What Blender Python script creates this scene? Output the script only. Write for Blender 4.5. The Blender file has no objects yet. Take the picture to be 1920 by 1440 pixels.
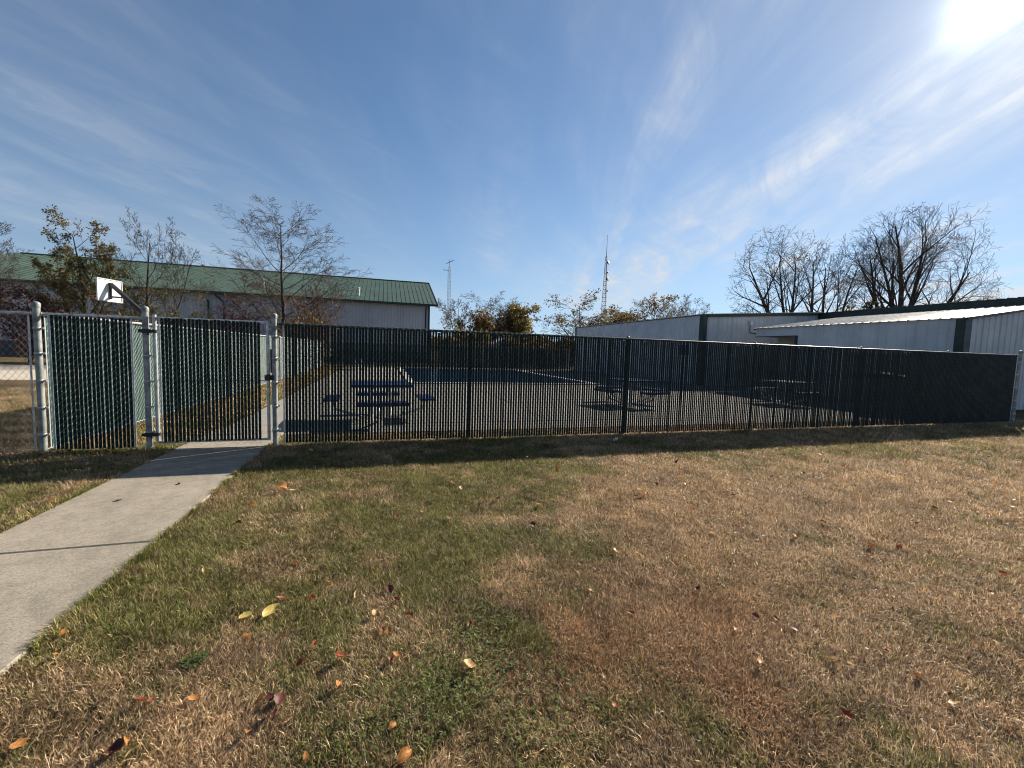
import bpy, math, random
import numpy as np
from mathutils import Matrix, Vector

S = bpy.context.scene
COL = S.collection
R = math.radians
rng = np.random.default_rng(7)
random.seed(7)

# ------------------------------------------------------------------ camera
F_PX, PITCH, ROLL, YAW, CAM_H, FY = 796.8, 0.0766767, 0.0304205, 0.2930458, 1.5066, 6.9467
fw = Vector((math.sin(YAW)*math.cos(PITCH), math.cos(YAW)*math.cos(PITCH), -math.sin(PITCH)))
r0 = Vector((math.cos(YAW), -math.sin(YAW), 0)); u0 = r0.cross(fw)
rv = r0*math.cos(ROLL)+u0*math.sin(ROLL); uv = -r0*math.sin(ROLL)+u0*math.cos(ROLL)
cd = bpy.data.cameras.new("camera"); cam = bpy.data.objects.new("camera", cd); COL.objects.link(cam)
cd.sensor_width = 36; cd.lens = 36*F_PX/1920; cd.clip_start = 0.05; cd.clip_end = 6000
m = Matrix.Identity(4)
for i in range(3):
    m[i][0] = rv[i]; m[i][1] = uv[i]; m[i][2] = -fw[i]
m[2][3] = CAM_H
cam.matrix_world = m
S.camera = cam

# ------------------------------------------------------------------ sky and sun
SUN_EL, SUN_AZ = R(29.3), R(62.3)          # azimuth from +Y towards +X
SUN = Vector((math.cos(SUN_EL)*math.sin(SUN_AZ), math.cos(SUN_EL)*math.cos(SUN_AZ), math.sin(SUN_EL)))
W = bpy.data.worlds.new("World"); S.world = W; W.use_nodes = True
nt = W.node_tree; nt.nodes.clear()
def N(tree, t, **kw):
    n = tree.nodes.new(t)
    for k, v in kw.items():
        if k == 'inp':
            for a, b in v.items(): n.inputs[a].default_value = b
        else: setattr(n, k, v)
    return n
def LK(tree, a, b): tree.links.new(a, b)
def math_n(tree, op, a, b=None, c=None, clamp=False):
    n = N(tree, 'ShaderNodeMath', operation=op, use_clamp=clamp)
    for i, v in enumerate((a, b, c)):
        if v is None: continue
        if isinstance(v, (int, float)): n.inputs[i].default_value = v
        else: LK(tree, v, n.inputs[i])
    return n.outputs[0]
def maprange(tree, v, a, b, c=0.0, d=1.0, smooth=True):
    n = N(tree, 'ShaderNodeMapRange', interpolation_type='SMOOTHSTEP' if smooth else 'LINEAR')
    LK(tree, v, n.inputs['Value'])
    for k, x in zip(('From Min','From Max','To Min','To Max'), (a, b, c, d)): n.inputs[k].default_value = x
    return n.outputs['Result']
def mixc(tree, f, a, b):
    n = N(tree, 'ShaderNodeMix', data_type='RGBA')
    for s, v in ((0, f), (6, a), (7, b)):
        if isinstance(v, (int, float)): n.inputs[s].default_value = v
        elif isinstance(v, tuple): n.inputs[s].default_value = (*v, 1) if len(v) == 3 else v
        else: LK(tree, v, n.inputs[s])
    return n.outputs[2]
sky = N(nt, 'ShaderNodeTexSky', sky_type='NISHITA')
sky.sun_disc = False; sky.sun_elevation = SUN_EL; sky.sun_rotation = SUN_AZ
sky.altitude = 200; sky.air_density = 1.0; sky.dust_density = 0.03; sky.ozone_density = 2.0
tc = N(nt, 'ShaderNodeTexCoord')
sep = N(nt, 'ShaderNodeSeparateXYZ'); LK(nt, tc.outputs['Generated'], sep.inputs[0])
zc = math_n(nt, 'MAXIMUM', sep.outputs[2], 0.0)
den = math_n(nt, 'ADD', zc, 0.07)
lift = math_n(nt, 'MULTIPLY', math_n(nt, 'POWER', math_n(nt, 'SUBTRACT', 1.0, zc), 6.0), .115)
skyv = N(nt, 'ShaderNodeCombineXYZ'); LK(nt, sep.outputs[0], skyv.inputs[0]); LK(nt, sep.outputs[1], skyv.inputs[1]); LK(nt, math_n(nt, 'ADD', zc, lift), skyv.inputs[2])
LK(nt, skyv.outputs[0], sky.inputs['Vector'])     # clear air down to the horizon: no yellow band
px = math_n(nt, 'DIVIDE', sep.outputs[0], den); py = math_n(nt, 'DIVIDE', sep.outputs[1], den)
comb = N(nt, 'ShaderNodeCombineXYZ'); LK(nt, px, comb.inputs[0]); LK(nt, py, comb.inputs[1])
CL_AZ = R(27)                               # cirrus bands run towards this bearing
def cloud_noise(scale, detail, rough, dist, off, stretch, turn=0.0):
    mp = N(nt, 'ShaderNodeMapping', vector_type='POINT')
    mp.inputs['Rotation'].default_value = (0, 0, CL_AZ+turn)
    mp.inputs['Location'].default_value = off
    LK(nt, comb.outputs[0], mp.inputs[0])
    mp2 = N(nt, 'ShaderNodeMapping'); mp2.inputs['Scale'].default_value = (1.0, stretch, 1.0); LK(nt, mp.outputs[0], mp2.inputs[0])
    n = N(nt, 'ShaderNodeTexNoise', inp={'Scale': scale, 'Detail': detail, 'Roughness': rough, 'Distortion': dist})
    LK(nt, mp2.outputs[0], n.inputs['Vector']); return n.outputs[0]
n_band = cloud_noise(0.55, 4, .55, .5, (2.4, 9.0, 0), .30)
n_wisp = cloud_noise(1.7, 10, .60, .7, (8.0, 8.0, 0), .20, R(-8))
n_fine = cloud_noise(4.0, 9, .62, 1.2, (5.0, 1.0, 0), .42, R(16))
band = maprange(nt, n_band, .40, .66)
wisp = maprange(nt, n_wisp, .34, .78)
fine = maprange(nt, n_fine, .34, .74)
c1 = math_n(nt, 'MULTIPLY', wisp, math_n(nt, 'ADD', math_n(nt, 'MULTIPLY', band, .85), .22))
c2 = math_n(nt, 'MULTIPLY', c1, math_n(nt, 'ADD', math_n(nt, 'MULTIPLY', fine, .75), .35))
veil = math_n(nt, 'ADD', math_n(nt, 'MULTIPLY', maprange(nt, n_band, .25, .75), .18), .025)
dotn = N(nt, 'ShaderNodeVectorMath', operation='DOT_PRODUCT'); LK(nt, tc.outputs['Generated'], dotn.inputs[0]); dotn.inputs[1].default_value = SUN
dsun = math_n(nt, 'MAXIMUM', dotn.outputs['Value'], 0.0)
g_wide = math_n(nt, 'POWER', dsun, 10.0); g_mid = math_n(nt, 'POWER', dsun, 60.0); g_soft = math_n(nt, 'POWER', dsun, 220.0); g_tight = math_n(nt, 'POWER', dsun, 1500.0)
# thin cirrus lets the sun bleed through: forward scattering makes it denser and brighter near the sun
cover = math_n(nt, 'ADD', math_n(nt, 'MULTIPLY', math_n(nt, 'ADD', c2, veil), math_n(nt, 'ADD', .50, math_n(nt, 'MULTIPLY', math_n(nt, 'POWER', dsun, 5.0), 1.15))), math_n(nt, 'ADD', math_n(nt, 'ADD', math_n(nt, 'MULTIPLY', g_mid, .14), math_n(nt, 'MULTIPLY', g_soft, .16)), math_n(nt, 'MULTIPLY', math_n(nt, 'POWER', math_n(nt, 'SUBTRACT', 1.0, zc), 7.0), .26)), clamp=True)
cb = math_n(nt, 'ADD', math_n(nt, 'ADD', 6.0, math_n(nt, 'MULTIPLY', g_wide, 1.6)), math_n(nt, 'ADD', math_n(nt, 'ADD', math_n(nt, 'MULTIPLY', g_mid, .9), math_n(nt, 'MULTIPLY', g_soft, 1.0)), math_n(nt, 'MULTIPLY', g_tight, 14.0)))
ccol = N(nt, 'ShaderNodeVectorMath', operation='SCALE'); ccol.inputs[0].default_value = (.95, .985, 1.03); LK(nt, cb, ccol.inputs['Scale'])
hs = N(nt, 'ShaderNodeHueSaturation', inp={'Saturation': 1.12, 'Value': .98}); LK(nt, sky.outputs[0], hs.inputs['Color'])
skyc = mixc(nt, cover, hs.outputs[0], ccol.outputs[0])
bg = N(nt, 'ShaderNodeBackground', inp={'Strength': 0.0505}); LK(nt, skyc, bg.inputs[0])
wo = N(nt, 'ShaderNodeOutputWorld'); LK(nt, bg.outputs[0], wo.inputs[0])
W.cycles.sampling_method = 'MANUAL'; W.cycles.sample_map_resolution = 1024
sl = bpy.data.lights.new("sun", 'SUN'); so = bpy.data.objects.new("sun", sl); COL.objects.link(so)
sl.energy = 5.0; sl.angle = R(0.53); sl.color = (1.0, .90, .74)
so.rotation_euler = (-SUN).to_track_quat('-Z', 'Y').to_euler(); so.location = (20, 10, 30)
S.view_settings.view_transform = 'Standard'; S.view_settings.look = 'None'
S.view_settings.exposure = 1.28; S.view_settings.gamma = 1.0
S.cycles.use_denoising = True; S.cycles.denoiser = 'OPENIMAGEDENOISE'; S.cycles.denoising_input_passes = 'RGB_ALBEDO_NORMAL'; S.cycles.denoising_prefilter = 'ACCURATE'
S.cycles.filter_width = 1.05
S.cycles.max_bounces = 8; S.cycles.diffuse_bounces = 3; S.cycles.glossy_bounces = 3; S.cycles.transparent_max_bounces = 8
S.cycles.sample_clamp_indirect = 6.0

# ------------------------------------------------------------------ helpers
def tag(o, label=None, cat=None, group=None, kind=None):
    if label: o['label'] = label
    if cat: o['category'] = cat
    if group: o['group'] = group
    if kind: o['kind'] = kind
    return o
def empty(name, loc=(0, 0, 0), rz=0.0, **kw):
    o = bpy.data.objects.new(name, None); COL.objects.link(o)
    o.location = loc; o.rotation_euler = (0, 0, rz); o.empty_display_size = .2
    return tag(o, **kw)
def link(name, me, parent=None, loc=None, rot=None, **kw):
    o = bpy.data.objects.new(name, me); COL.objects.link(o)
    if parent is not None: o.parent = parent
    if loc is not None: o.location = loc
    if rot is not None: o.rotation_euler = rot
    return tag(o, **kw)
def np_mesh(name, V, faces_flat, sizes, mat, smooth=False, color=None):
    me = bpy.data.meshes.new(name)
    V = np.asarray(V, np.float32); faces_flat = np.asarray(faces_flat, np.int32); sizes = np.asarray(sizes, np.int32)
    me.vertices.add(len(V)); me.vertices.foreach_set('co', V.ravel())
    me.loops.add(len(faces_flat)); me.loops.foreach_set('vertex_index', faces_flat)
    me.polygons.add(len(sizes))
    st = np.concatenate(([0], np.cumsum(sizes)[:-1])).astype(np.int32)
    me.polygons.foreach_set('loop_start', st)
    me.polygons.foreach_set('use_smooth', np.full(len(sizes), smooth, bool))
    if color is not None:
        a = me.color_attributes.new('tint', 'FLOAT_COLOR', 'POINT')
        c = np.ones((len(V), 4), np.float32); c[:, :3] = color; a.data.foreach_set('color', c.ravel())
    me.update(calc_edges=True); me.validate()
    if mat: me.materials.append(mat)
    return me
class MB:
    def __init__(s): s.v = []; s.f = []
    def quadbox(s, pts):                    # 8 points: bottom 4 ccw, top 4 ccw
        b = len(s.v); s.v += [tuple(p) for p in pts]
        for q in ((3,2,1,0),(4,5,6,7),(0,1,5,4),(1,2,6,5),(2,3,7,6),(3,0,4,7)): s.f.append(tuple(b+i for i in q))
        return s
    def box(s, x0, x1, y0, y1, z0, z1):
        return s.quadbox([(x0,y0,z0),(x1,y0,z0),(x1,y1,z0),(x0,y1,z0),(x0,y0,z1),(x1,y0,z1),(x1,y1,z1),(x0,y1,z1)])
    def tube(s, pts, rs, n=8, caps=True):
        pts = [Vector(p) for p in pts]
        if isinstance(rs, (int, float)): rs = [rs]*len(pts)
        b = len(s.v); up = None
        for i, p in enumerate(pts):
            d = (pts[min(i+1, len(pts)-1)]-pts[max(i-1, 0)]).normalized()
            if up is None:
                a = Vector((0,0,1)) if abs(d.z) < .9 else Vector((1,0,0)); up = d.cross(a).normalized()
            up = (up-d*up.dot(d)).normalized(); w = d.cross(up)
            for k in range(n):
                t = 2*math.pi*k/n; s.v.append(tuple(p+(up*math.cos(t)+w*math.sin(t))*rs[i]))
        for i in range(len(pts)-1):
            for k in range(n):
                k2 = (k+1) % n; s.f.append((b+i*n+k, b+i*n+k2, b+(i+1)*n+k2, b+(i+1)*n+k))
        if caps:
            s.f.append(tuple(b+k for k in reversed(range(n)))); e = b+(len(pts)-1)*n; s.f.append(tuple(e+k for k in range(n)))
        return s
    def bar(s, a, b, w, h, up=(0,0,1)):
        a = Vector(a); b = Vector(b); d = (b-a).normalized(); u = Vector(up); sd = d.cross(u).normalized(); u = sd.cross(d)
        P = lambda c, i, j: c+sd*(w/2*i)+u*(h/2*j)
        return s.quadbox([P(a,-1,-1),P(a,1,-1),P(b,1,-1),P(b,-1,-1),P(a,-1,1),P(a,1,1),P(b,1,1),P(b,-1,1)])
    def poly(s, pts):
        b = len(s.v); s.v += [tuple(p) for p in pts]; s.f.append(tuple(range(b, b+len(pts)))); return s
    def lathe(s, prof, n=14, c=(0,0,0)):
        b = len(s.v)
        for r_, z in prof:
            for k in range(n):
                t = 2*math.pi*k/n; s.v.append((c[0]+r_*math.cos(t), c[1]+r_*math.sin(t), c[2]+z))
        for i in range(len(prof)-1):
            for k in range(n):
                k2 = (k+1) % n; s.f.append((b+i*n+k, b+i*n+k2, b+(i+1)*n+k2, b+(i+1)*n+k))
        s.f.append(tuple(b+k for k in reversed(range(n)))); e = b+(len(prof)-1)*n; s.f.append(tuple(e+k for k in range(n)))
        return s
    def mesh(s, name, mat, smooth=False):
        me = bpy.data.meshes.new(name); me.from_pydata(s.v, [], s.f); me.validate()
        if smooth:
            me.polygons.foreach_set('use_smooth', [True]*len(me.polygons)); me.set_sharp_from_angle(angle=R(40))
        me.materials.append(mat); return me
    def build(s, name, mat, parent=None, smooth=False, loc=None, rot=None, **kw):
        return link(name, s.mesh(name, mat, smooth), parent, loc, rot, **kw)
def segs_mesh(name, A, B, ra, rb, mat, sides=3):
    """one mesh of many straight tapered prisms (wires, twigs)"""
    A = np.asarray(A, float); B = np.asarray(B, float); n = len(A)
    ra = np.broadcast_to(np.asarray(ra, float), (n,)); rb = np.broadcast_to(np.asarray(rb, float), (n,))
    d = B-A; L = np.linalg.norm(d, axis=1, keepdims=True); d = d/np.maximum(L, 1e-9)
    ref = np.where(np.abs(d[:, 2:3]) < .9, np.array([[0., 0, 1]]), np.array([[1., 0, 0]]))
    u = np.cross(d, ref); u /= np.maximum(np.linalg.norm(u, axis=1, keepdims=True), 1e-9); w = np.cross(d, u)
    V = np.zeros((n, 2*sides, 3))
    for k in range(sides):
        t = 2*math.pi*k/sides; o = u*math.cos(t)+w*math.sin(t)
        V[:, k] = A+o*ra[:, None]; V[:, sides+k] = B+o*rb[:, None]
    q = np.array([[k, (k+1) % sides, sides+(k+1) % sides, sides+k] for k in range(sides)])
    Fc = (np.arange(n)[:, None, None]*2*sides+q[None]).reshape(-1)
    return np_mesh(name, V.reshape(-1, 3), Fc, np.full(n*sides, 4), mat, smooth=True)

# ------------------------------------------------------------------ materials
def mat(name, col, rough=.6, metal=0.0, var=.12, vscale=6.0, bump=0.0, bscale=40.0, spec=.5, col2=None, detail=4, coords='Object'):
    M = bpy.data.materials.new(name); M.use_nodes = True; t = M.node_tree; P = t.nodes['Principled BSDF']
    P.inputs['Roughness'].default_value = rough; P.inputs['Metallic'].default_value = metal
    P.inputs['Specular IOR Level'].default_value = spec
    c = N(t, 'ShaderNodeTexCoord')
    n = N(t, 'ShaderNodeTexNoise', inp={'Scale': vscale, 'Detail': detail, 'Roughness': .6}); LK(t, c.outputs[coords], n.inputs['Vector'])
    c2 = col2 if col2 else tuple(max(0, x*(1-2*var)) for x in col)
    c1 = col if col2 else tuple(min(1, x*(1+var)) for x in col)
    f = maprange(t, n.outputs[0], .3, .7)
    LK(t, mixc(t, f, c1, c2), P.inputs['Base Color'])
    LK(t, maprange(t, n.outputs[0], .2, .8, max(0, rough-.08), min(1, rough+.08)), P.inputs['Roughness'])
    if bump:
        nb = N(t, 'ShaderNodeTexNoise', inp={'Scale': bscale, 'Detail': 5, 'Roughness': .65}); LK(t, c.outputs[coords], nb.inputs['Vector'])
        b = N(t, 'ShaderNodeBump', inp={'Strength': bump, 'Distance': .01}); LK(t, nb.outputs[0], b.inputs['Height']); LK(t, b.outputs[0], P.inputs['Normal'])
    return M
def leaf_mat(name, col, col2=None, trans=.35, attr=False, rough=.65, vscale=30):
    M = bpy.data.materials.new(name); M.use_nodes = True; t = M.node_tree; P = t.nodes['Principled BSDF']
    P.inputs['Roughness'].default_value = rough; P.inputs['Specular IOR Level'].default_value = .25
    if attr:
        a = N(t, 'ShaderNodeAttribute', attribute_name='tint'); cs = a.outputs['Color']
    else:
        c = N(t, 'ShaderNodeTexCoord'); n = N(t, 'ShaderNodeTexNoise', inp={'Scale': vscale, 'Detail': 3}); LK(t, c.outputs['Object'], n.inputs['Vector'])
        cs = mixc(t, maprange(t, n.outputs[0], .35, .65), col, col2 or tuple(x*.55 for x in col))
    LK(t, cs, P.inputs['Base Color'])
    T = N(t, 'ShaderNodeBsdfTranslucent'); LK(t, cs, T.inputs[0])
    mx = N(t, 'ShaderNodeMixShader', inp={0: trans}); LK(t, P.outputs[0], mx.inputs[1]); LK(t, T.outputs[0], mx.inputs[2])
    LK(t, mx.outputs[0], t.nodes['Material Output'].inputs[0]); return M

galv = mat('galvanised_steel', (.42,.44,.45), .45, .6, .18, 14)
galv_old = mat('weathered_galvanised_steel', (.24,.255,.245), .55, .3, .25, 9, .15, 60)
wire_m = mat('galvanised_wire', (.42,.43,.44), .5, .5, .15, 20)
wire_dark = mat('green_coated_wire', (.085,.10,.098), .5, .1, .15, 20)
wire_open = mat('weathered_wire', (.33,.32,.30), .5, .6, .15, 20)
slat_m = mat('green_vinyl_shade_tone', (.0025,.011,.0105), .6, 0, .12, 3, .05, 30, spec=.2)  # slat vinyl darkened to near black: shade of the front face put into the colour
slat_far = mat('green_vinyl_sunlit_tone', (.009,.048,.040), .45, 0, .15, 2)  # same vinyl in a lighter teal: sunlit look painted in, not fading
dk_green = mat('dark_green_trim', (.006,.022,.019), .5, 0, .12, 4)
black_m = mat('black_painted_steel', (.012,.012,.013), .45, .2, .15, 12)
white_steel = mat('white_wall_steel', (.475,.485,.495), .45, 0, .07, 1.3)
white_board = mat('white_backboard', (.80,.80,.78), .4, 0, .04, 5)
tan_door = mat('tan_door', (.40,.37,.31), .5, 0, .05, 3)
roof_metal = mat('galvalume_roof', (.50,.465,.40), .6, .1, .10, 2)
green_roof = mat('green_steel_roof', (.052,.090,.060), .5, 0, .12, .6)
wall_grey = mat('grey_wall_steel', (.42,.42,.44), .5, 0, .08, .4)
wainscot_m = mat('dark_wainscot', (.035,.038,.042), .5, 0, .1, 1)
blue_m = mat('blue_thermoplastic', (.012,.035,.16), .42, 0, .1, 10)
concrete = None
bark = mat('dark_bark', (.040,.031,.026), .85, 0, .25, 5, .3, 20)
bark2 = mat('grey_bark', (.095,.078,.066), .85, 0, .25, 5, .3, 20)
twig_m = mat('twig_bark', (.050,.037,.030), .8, 0, .2, 5)
twig_red = mat('reddish_twig_bark', (.11,.055,.045), .8, 0, .2, 5)

def concrete_mat(name, c1, c2, seam=None):
    M = bpy.data.materials.new(name); M.use_nodes = True; t = M.node_tree; P = t.nodes['Principled BSDF']
    P.inputs['Roughness'].default_value = .85; P.inputs['Specular IOR Level'].default_value = .25
    c = N(t, 'ShaderNodeTexCoord')
    def nz(s, d=5, r=.6):
        n = N(t, 'ShaderNodeTexNoise', inp={'Scale': s, 'Detail': d, 'Roughness': r}); LK(t, c.outputs['Object'], n.inputs['Vector']); return n.outputs[0]
    big, mid, fin = nz(1.1), nz(9), nz(75, 4, .75)
    v = N(t, 'ShaderNodeTexVoronoi', inp={'Scale': 150.0}); LK(t, c.outputs['Object'], v.inputs['Vector'])
    f = math_n(t, 'ADD', math_n(t, 'MULTIPLY', maprange(t, big, .3, .7), .45), math_n(t, 'MULTIPLY', maprange(t, mid, .35, .65), .25))
    f = math_n(t, 'ADD', f, math_n(t, 'MULTIPLY', maprange(t, fin, .38, .66), .6), clamp=True)
    base = mixc(t, f, c1, c2)
    base = mixc(t, math_n(t, 'MULTIPLY', maprange(t, v.outputs['Distance'], .16, .05), .35), base, (.12,.105,.085))
    wv = N(t, 'ShaderNodeTexVoronoi', feature='DISTANCE_TO_EDGE', inp={'Scale': .55}); dn = N(t, 'ShaderNodeTexNoise', inp={'Scale': 3.0, 'Detail': 4}); LK(t, c.outputs['Object'], dn.inputs['Vector'])
    va = N(t, 'ShaderNodeVectorMath', operation='MULTIPLY_ADD'); LK(t, dn.outputs[1], va.inputs[0]); va.inputs[1].default_value = (.35,.35,0); LK(t, c.outputs['Object'], va.inputs[2]); LK(t, va.outputs[0], wv.inputs['Vector'])
    crack = math_n(t, 'MULTIPLY', maprange(t, wv.outputs['Distance'], .0035, .0005), maprange(t, nz(1.7), .5, .6))
    base = mixc(t, math_n(t, 'MULTIPLY', crack, .55), base, (.06,.052,.042))
    base = mixc(t, math_n(t, 'MULTIPLY', maprange(t, nz(2.3, 6, .7), .56, .72), .30), base, (.16,.14,.11))
    LK(t, base, P.inputs['Base Color'])
    b = N(t, 'ShaderNodeBump', inp={'Strength': .55, 'Distance': .006}); LK(t, math_n(t, 'ADD', fin, math_n(t, 'MULTIPLY', mid, .6)), b.inputs['Height']); LK(t, b.outputs[0], P.inputs['Normal'])
    return M
concrete = concrete_mat('broom_finished_concrete', (.335,.295,.24), (.165,.146,.12))
deck_m = concrete_mat('pool_deck_concrete', (.26,.245,.222), (.185,.175,.16))
road_m = concrete_mat('road_concrete', (.47,.42,.35), (.37,.33,.28))

def lawn_mat(name, g, b):
    M = bpy.data.materials.new(name); M.use_nodes = True; t = M.node_tree; P = t.nodes['Principled BSDF']
    P.inputs['Roughness'].default_value = .95; P.inputs['Specular IOR Level'].default_value = .1
    c = N(t, 'ShaderNodeTexCoord')
    def nz(s, d=6, r=.65):
        n = N(t, 'ShaderNodeTexNoise', inp={'Scale': s, 'Detail': d, 'Roughness': r}); LK(t, c.outputs['Object'], n.inputs['Vector']); return n.outputs[0]
    f = math_n(t, 'ADD', math_n(t, 'MULTIPLY', nz(.35), .55), math_n(t, 'MULTIPLY', nz(3.0), .45))
    col = mixc(t, maprange(t, f, .40, .60), g, b)
    col = mixc(t, maprange(t, nz(60, 3, .8), .35, .75), col, (.055,.042,.026))
    LK(t, col, P.inputs['Base Color'])
    bp = N(t, 'ShaderNodeBump', inp={'Strength': .9, 'Distance': .05}); LK(t, nz(45, 5, .8), bp.inputs['Height']); LK(t, bp.outputs[0], P.inputs['Normal'])
    return M
ground_m = lawn_mat('thatch_and_soil', (.075,.066,.032), (.17,.115,.062))
inner_m = lawn_mat('shaggy_lawn', (.060,.085,.028), (.16,.125,.06))

# ------------------------------------------------------------------ ground, path, deck, pool, road
MB().poly([(-1800,-1200,0),(1800,-1200,0),(1800,2400,0),(-1800,2400,0)]).build('ground', ground_m, kind='structure')
# concrete path: separate slabs with open joints
path = empty('sidewalk', (0,0,0), kind='structure')
def slab(x0, x1, y0, y1, parent, mtl, h=.018, bev=.010):
    mb = MB(); b = bev
    mb.quadbox([(x0,y0,-.06),(x1,y0,-.06),(x1,y1,-.06),(x0,y1,-.06),(x0,y0,h-b),(x1,y0,h-b),(x1,y1,h-b),(x0,y1,h-b)])
    mb.f.pop(1)
    n = len(mb.v); mb.v += [(x0+b,y0+b,h),(x1-b,y0+b,h),(x1-b,y1-b,h),(x0+b,y1-b,h)]
    for i in range(4):
        j = (i+1) % 4; mb.f.append((4+i, 4+j, n+j, n+i))
    mb.f.append((n, n+1, n+2, n+3))
    return mb.build('slab', mtl, parent)
PX0, PX1 = -2.78, -1.62
for a, b_ in ((-3.6,-1.20),(-1.20,1.24),(1.24,3.69),(3.69,6.16),(6.16,8.6)):
    slab(PX0, PX1, a+.006, b_-.006, path, concrete)
deck = empty('pool_deck', (0,0,0), kind='structure')
ys = [8.62+3.05*i for i in range(9)]; xs_ = [-2.68+3.09*i for i in range(7)]
for j in range(len(ys)):
    for i in range(len(xs_)):
        x0_, x1_ = xs_[i]+.006, min(xs_[i]+3.09, 15.9)-.006; y0_, y1_ = ys[j]+.006, min(ys[j]+3.05, 34.7)-.006
        if x1_ > x0_: slab(x0_, x1_, y0_, y1_, deck, deck_m, h=.014+.0015*((i*3+j*5) % 4), bev=.006)
slab(-1.60, 15.9, 7.75, 8.612, deck, deck_m, h=.014, bev=.006)
slab(15.92, 18.6, 9.2, 18.58, deck, deck_m, h=.014, bev=.006)
MB().poly([(-90,19.0,.004),(-4.8,19.0,.004),(-4.8,29.0,.004),(-90,29.0,.004)]).build('road', road_m, kind='structure')
# pool: coping ring and water
PL = (1.25, 9.7, 18.6, 32.5)
cop = empty('pool', (PL[0], PL[2], 0), label='swimming pool with white coping and blue water on the deck', cat='pool')
w_, l_ = PL[1]-PL[0], PL[3]-PL[2]
coping_m = mat('white_coping', (.50,.49,.46), .7, 0, .08, 4)
mbc = MB()
for x0, x1, y0, y1 in ((-.3,0,-.3,l_+.3),(w_,w_+.3,-.3,l_+.3),(0,w_,-.3,0),(0,w_,l_,l_+.3)): mbc.box(x0,x1,y0,y1,.012,.07)
mbc.build('coping', coping_m, cop)
wm = bpy.data.materials.new('pool_water'); wm.use_nodes = True; t = wm.node_tree; P = t.nodes['Principled BSDF']
P.inputs['Base Color'].default_value = (.016,.048,.115,1); P.inputs['Roughness'].default_value = .06
nb = N(t, 'ShaderNodeTexNoise', inp={'Scale': 1.6, 'Detail': 4}); cc = N(t, 'ShaderNodeTexCoord'); LK(t, cc.outputs['Object'], nb.inputs['Vector'])
bb = N(t, 'ShaderNodeBump', inp={'Strength': .18, 'Distance': .05}); LK(t, nb.outputs[0], bb.inputs['Height']); LK(t, bb.outputs[0], P.inputs['Normal'])
MB().poly([(0,0,.034),(w_,0,.034),(w_,l_,.034),(0,l_,.034)]).build('water', wm, cop)

# ------------------------------------------------------------------ chain-link fences
PITCH_S = .0445
def wire_segments(x0, n, pitch, z0, z1, off, hz=.047, fine=True):
    nk = int((z1-z0)/hz)+1
    A = []; B = []
    i = np.arange(n)[:, None]; k = np.arange(nk)[None, :]
    ph = (i+k) % 2                                     # 0: at left gap, 1: at right gap
    X = x0+(i+ph)*pitch; Z = z0+k*hz+0*i
    jit = rng.normal(0, .0015, X.shape)
    P = np.stack([X+jit, np.zeros_like(X), Z+jit], -1)
    a = P[:, :-1].reshape(-1, 3); b = P[:, 1:].reshape(-1, 3); rising = (ph[:, :-1] == 0).reshape(-1)
    if not fine:
        a = a.copy(); b = b.copy(); a[:, 1] = b[:, 1] = np.where(rising, -off, off); return a, b
    mid = (a+b)/2; mid[:, 1] = np.where(rising, -off, off)
    # barbs: the last half segment sticks up past the rail, twisted
    top = P[:, -1]; nxt = top.copy(); nxt[:, 0] += np.where(ph[:, -1] == 0, 1, -1)*pitch*.45; nxt[:, 2] += .028; nxt[:, 1] = -.004
    return np.concatenate([a, mid, top]), np.concatenate([mid, b, nxt])
slat_cache = {}
def slat_mesh(h, mtl, w=.0336, t=.0085):
    key = (round(h, 3), mtl.name)
    if key not in slat_cache:
        mb = MB(); c = .0016
        prof = [(-w/2+c,-t/2),(w/2-c,-t/2),(w/2,-t/2+c),(w/2,t/2-c),(w/2-c,t/2),(-w/2+c,t/2),(-w/2,t/2-c),(-w/2,-t/2+c)]
        mb.v = [(x,y,0) for x, y in prof]+[(x,y,h) for x, y in prof]
        mb.f = [(i,(i+1)%8,8+(i+1)%8,8+i) for i in range(8)]+[tuple(reversed(range(8))), tuple(range(8,16))]
        slat_cache[key] = mb.mesh('slat', mtl)
    return slat_cache[key]
def slats_joined(h, xs, mtl, z0, w=.0336, t=.0085):
    n = len(xs); xs = np.asarray(xs)+rng.normal(0, .0012, n)
    base = np.array([(-1,-1,0),(1,-1,0),(1,1,0),(-1,1,0),(-1,-1,1),(1,-1,1),(1,1,1),(-1,1,1)], float)*[w/2, t/2, h]
    an = rng.normal(0, .05, n); ca, sa = np.cos(an)[:, None], np.sin(an)[:, None]
    bs_ = np.stack([base[None,:,0]*ca-base[None,:,1]*sa, base[None,:,0]*sa+base[None,:,1]*ca, np.repeat(base[None,:,2], n, 0)], -1)
    V = bs_+np.stack([xs, np.zeros(n), z0+rng.normal(0,.004,n)], 1)[:, None]
    q = np.array(((3,2,1,0),(4,5,6,7),(0,1,5,4),(1,2,6,5),(2,3,7,6),(3,0,4,7)))
    return np_mesh('slats', V.reshape(-1, 3), (np.arange(n)[:, None, None]*8+q[None]).reshape(-1), np.full(n*6, 4), mtl)
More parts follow.
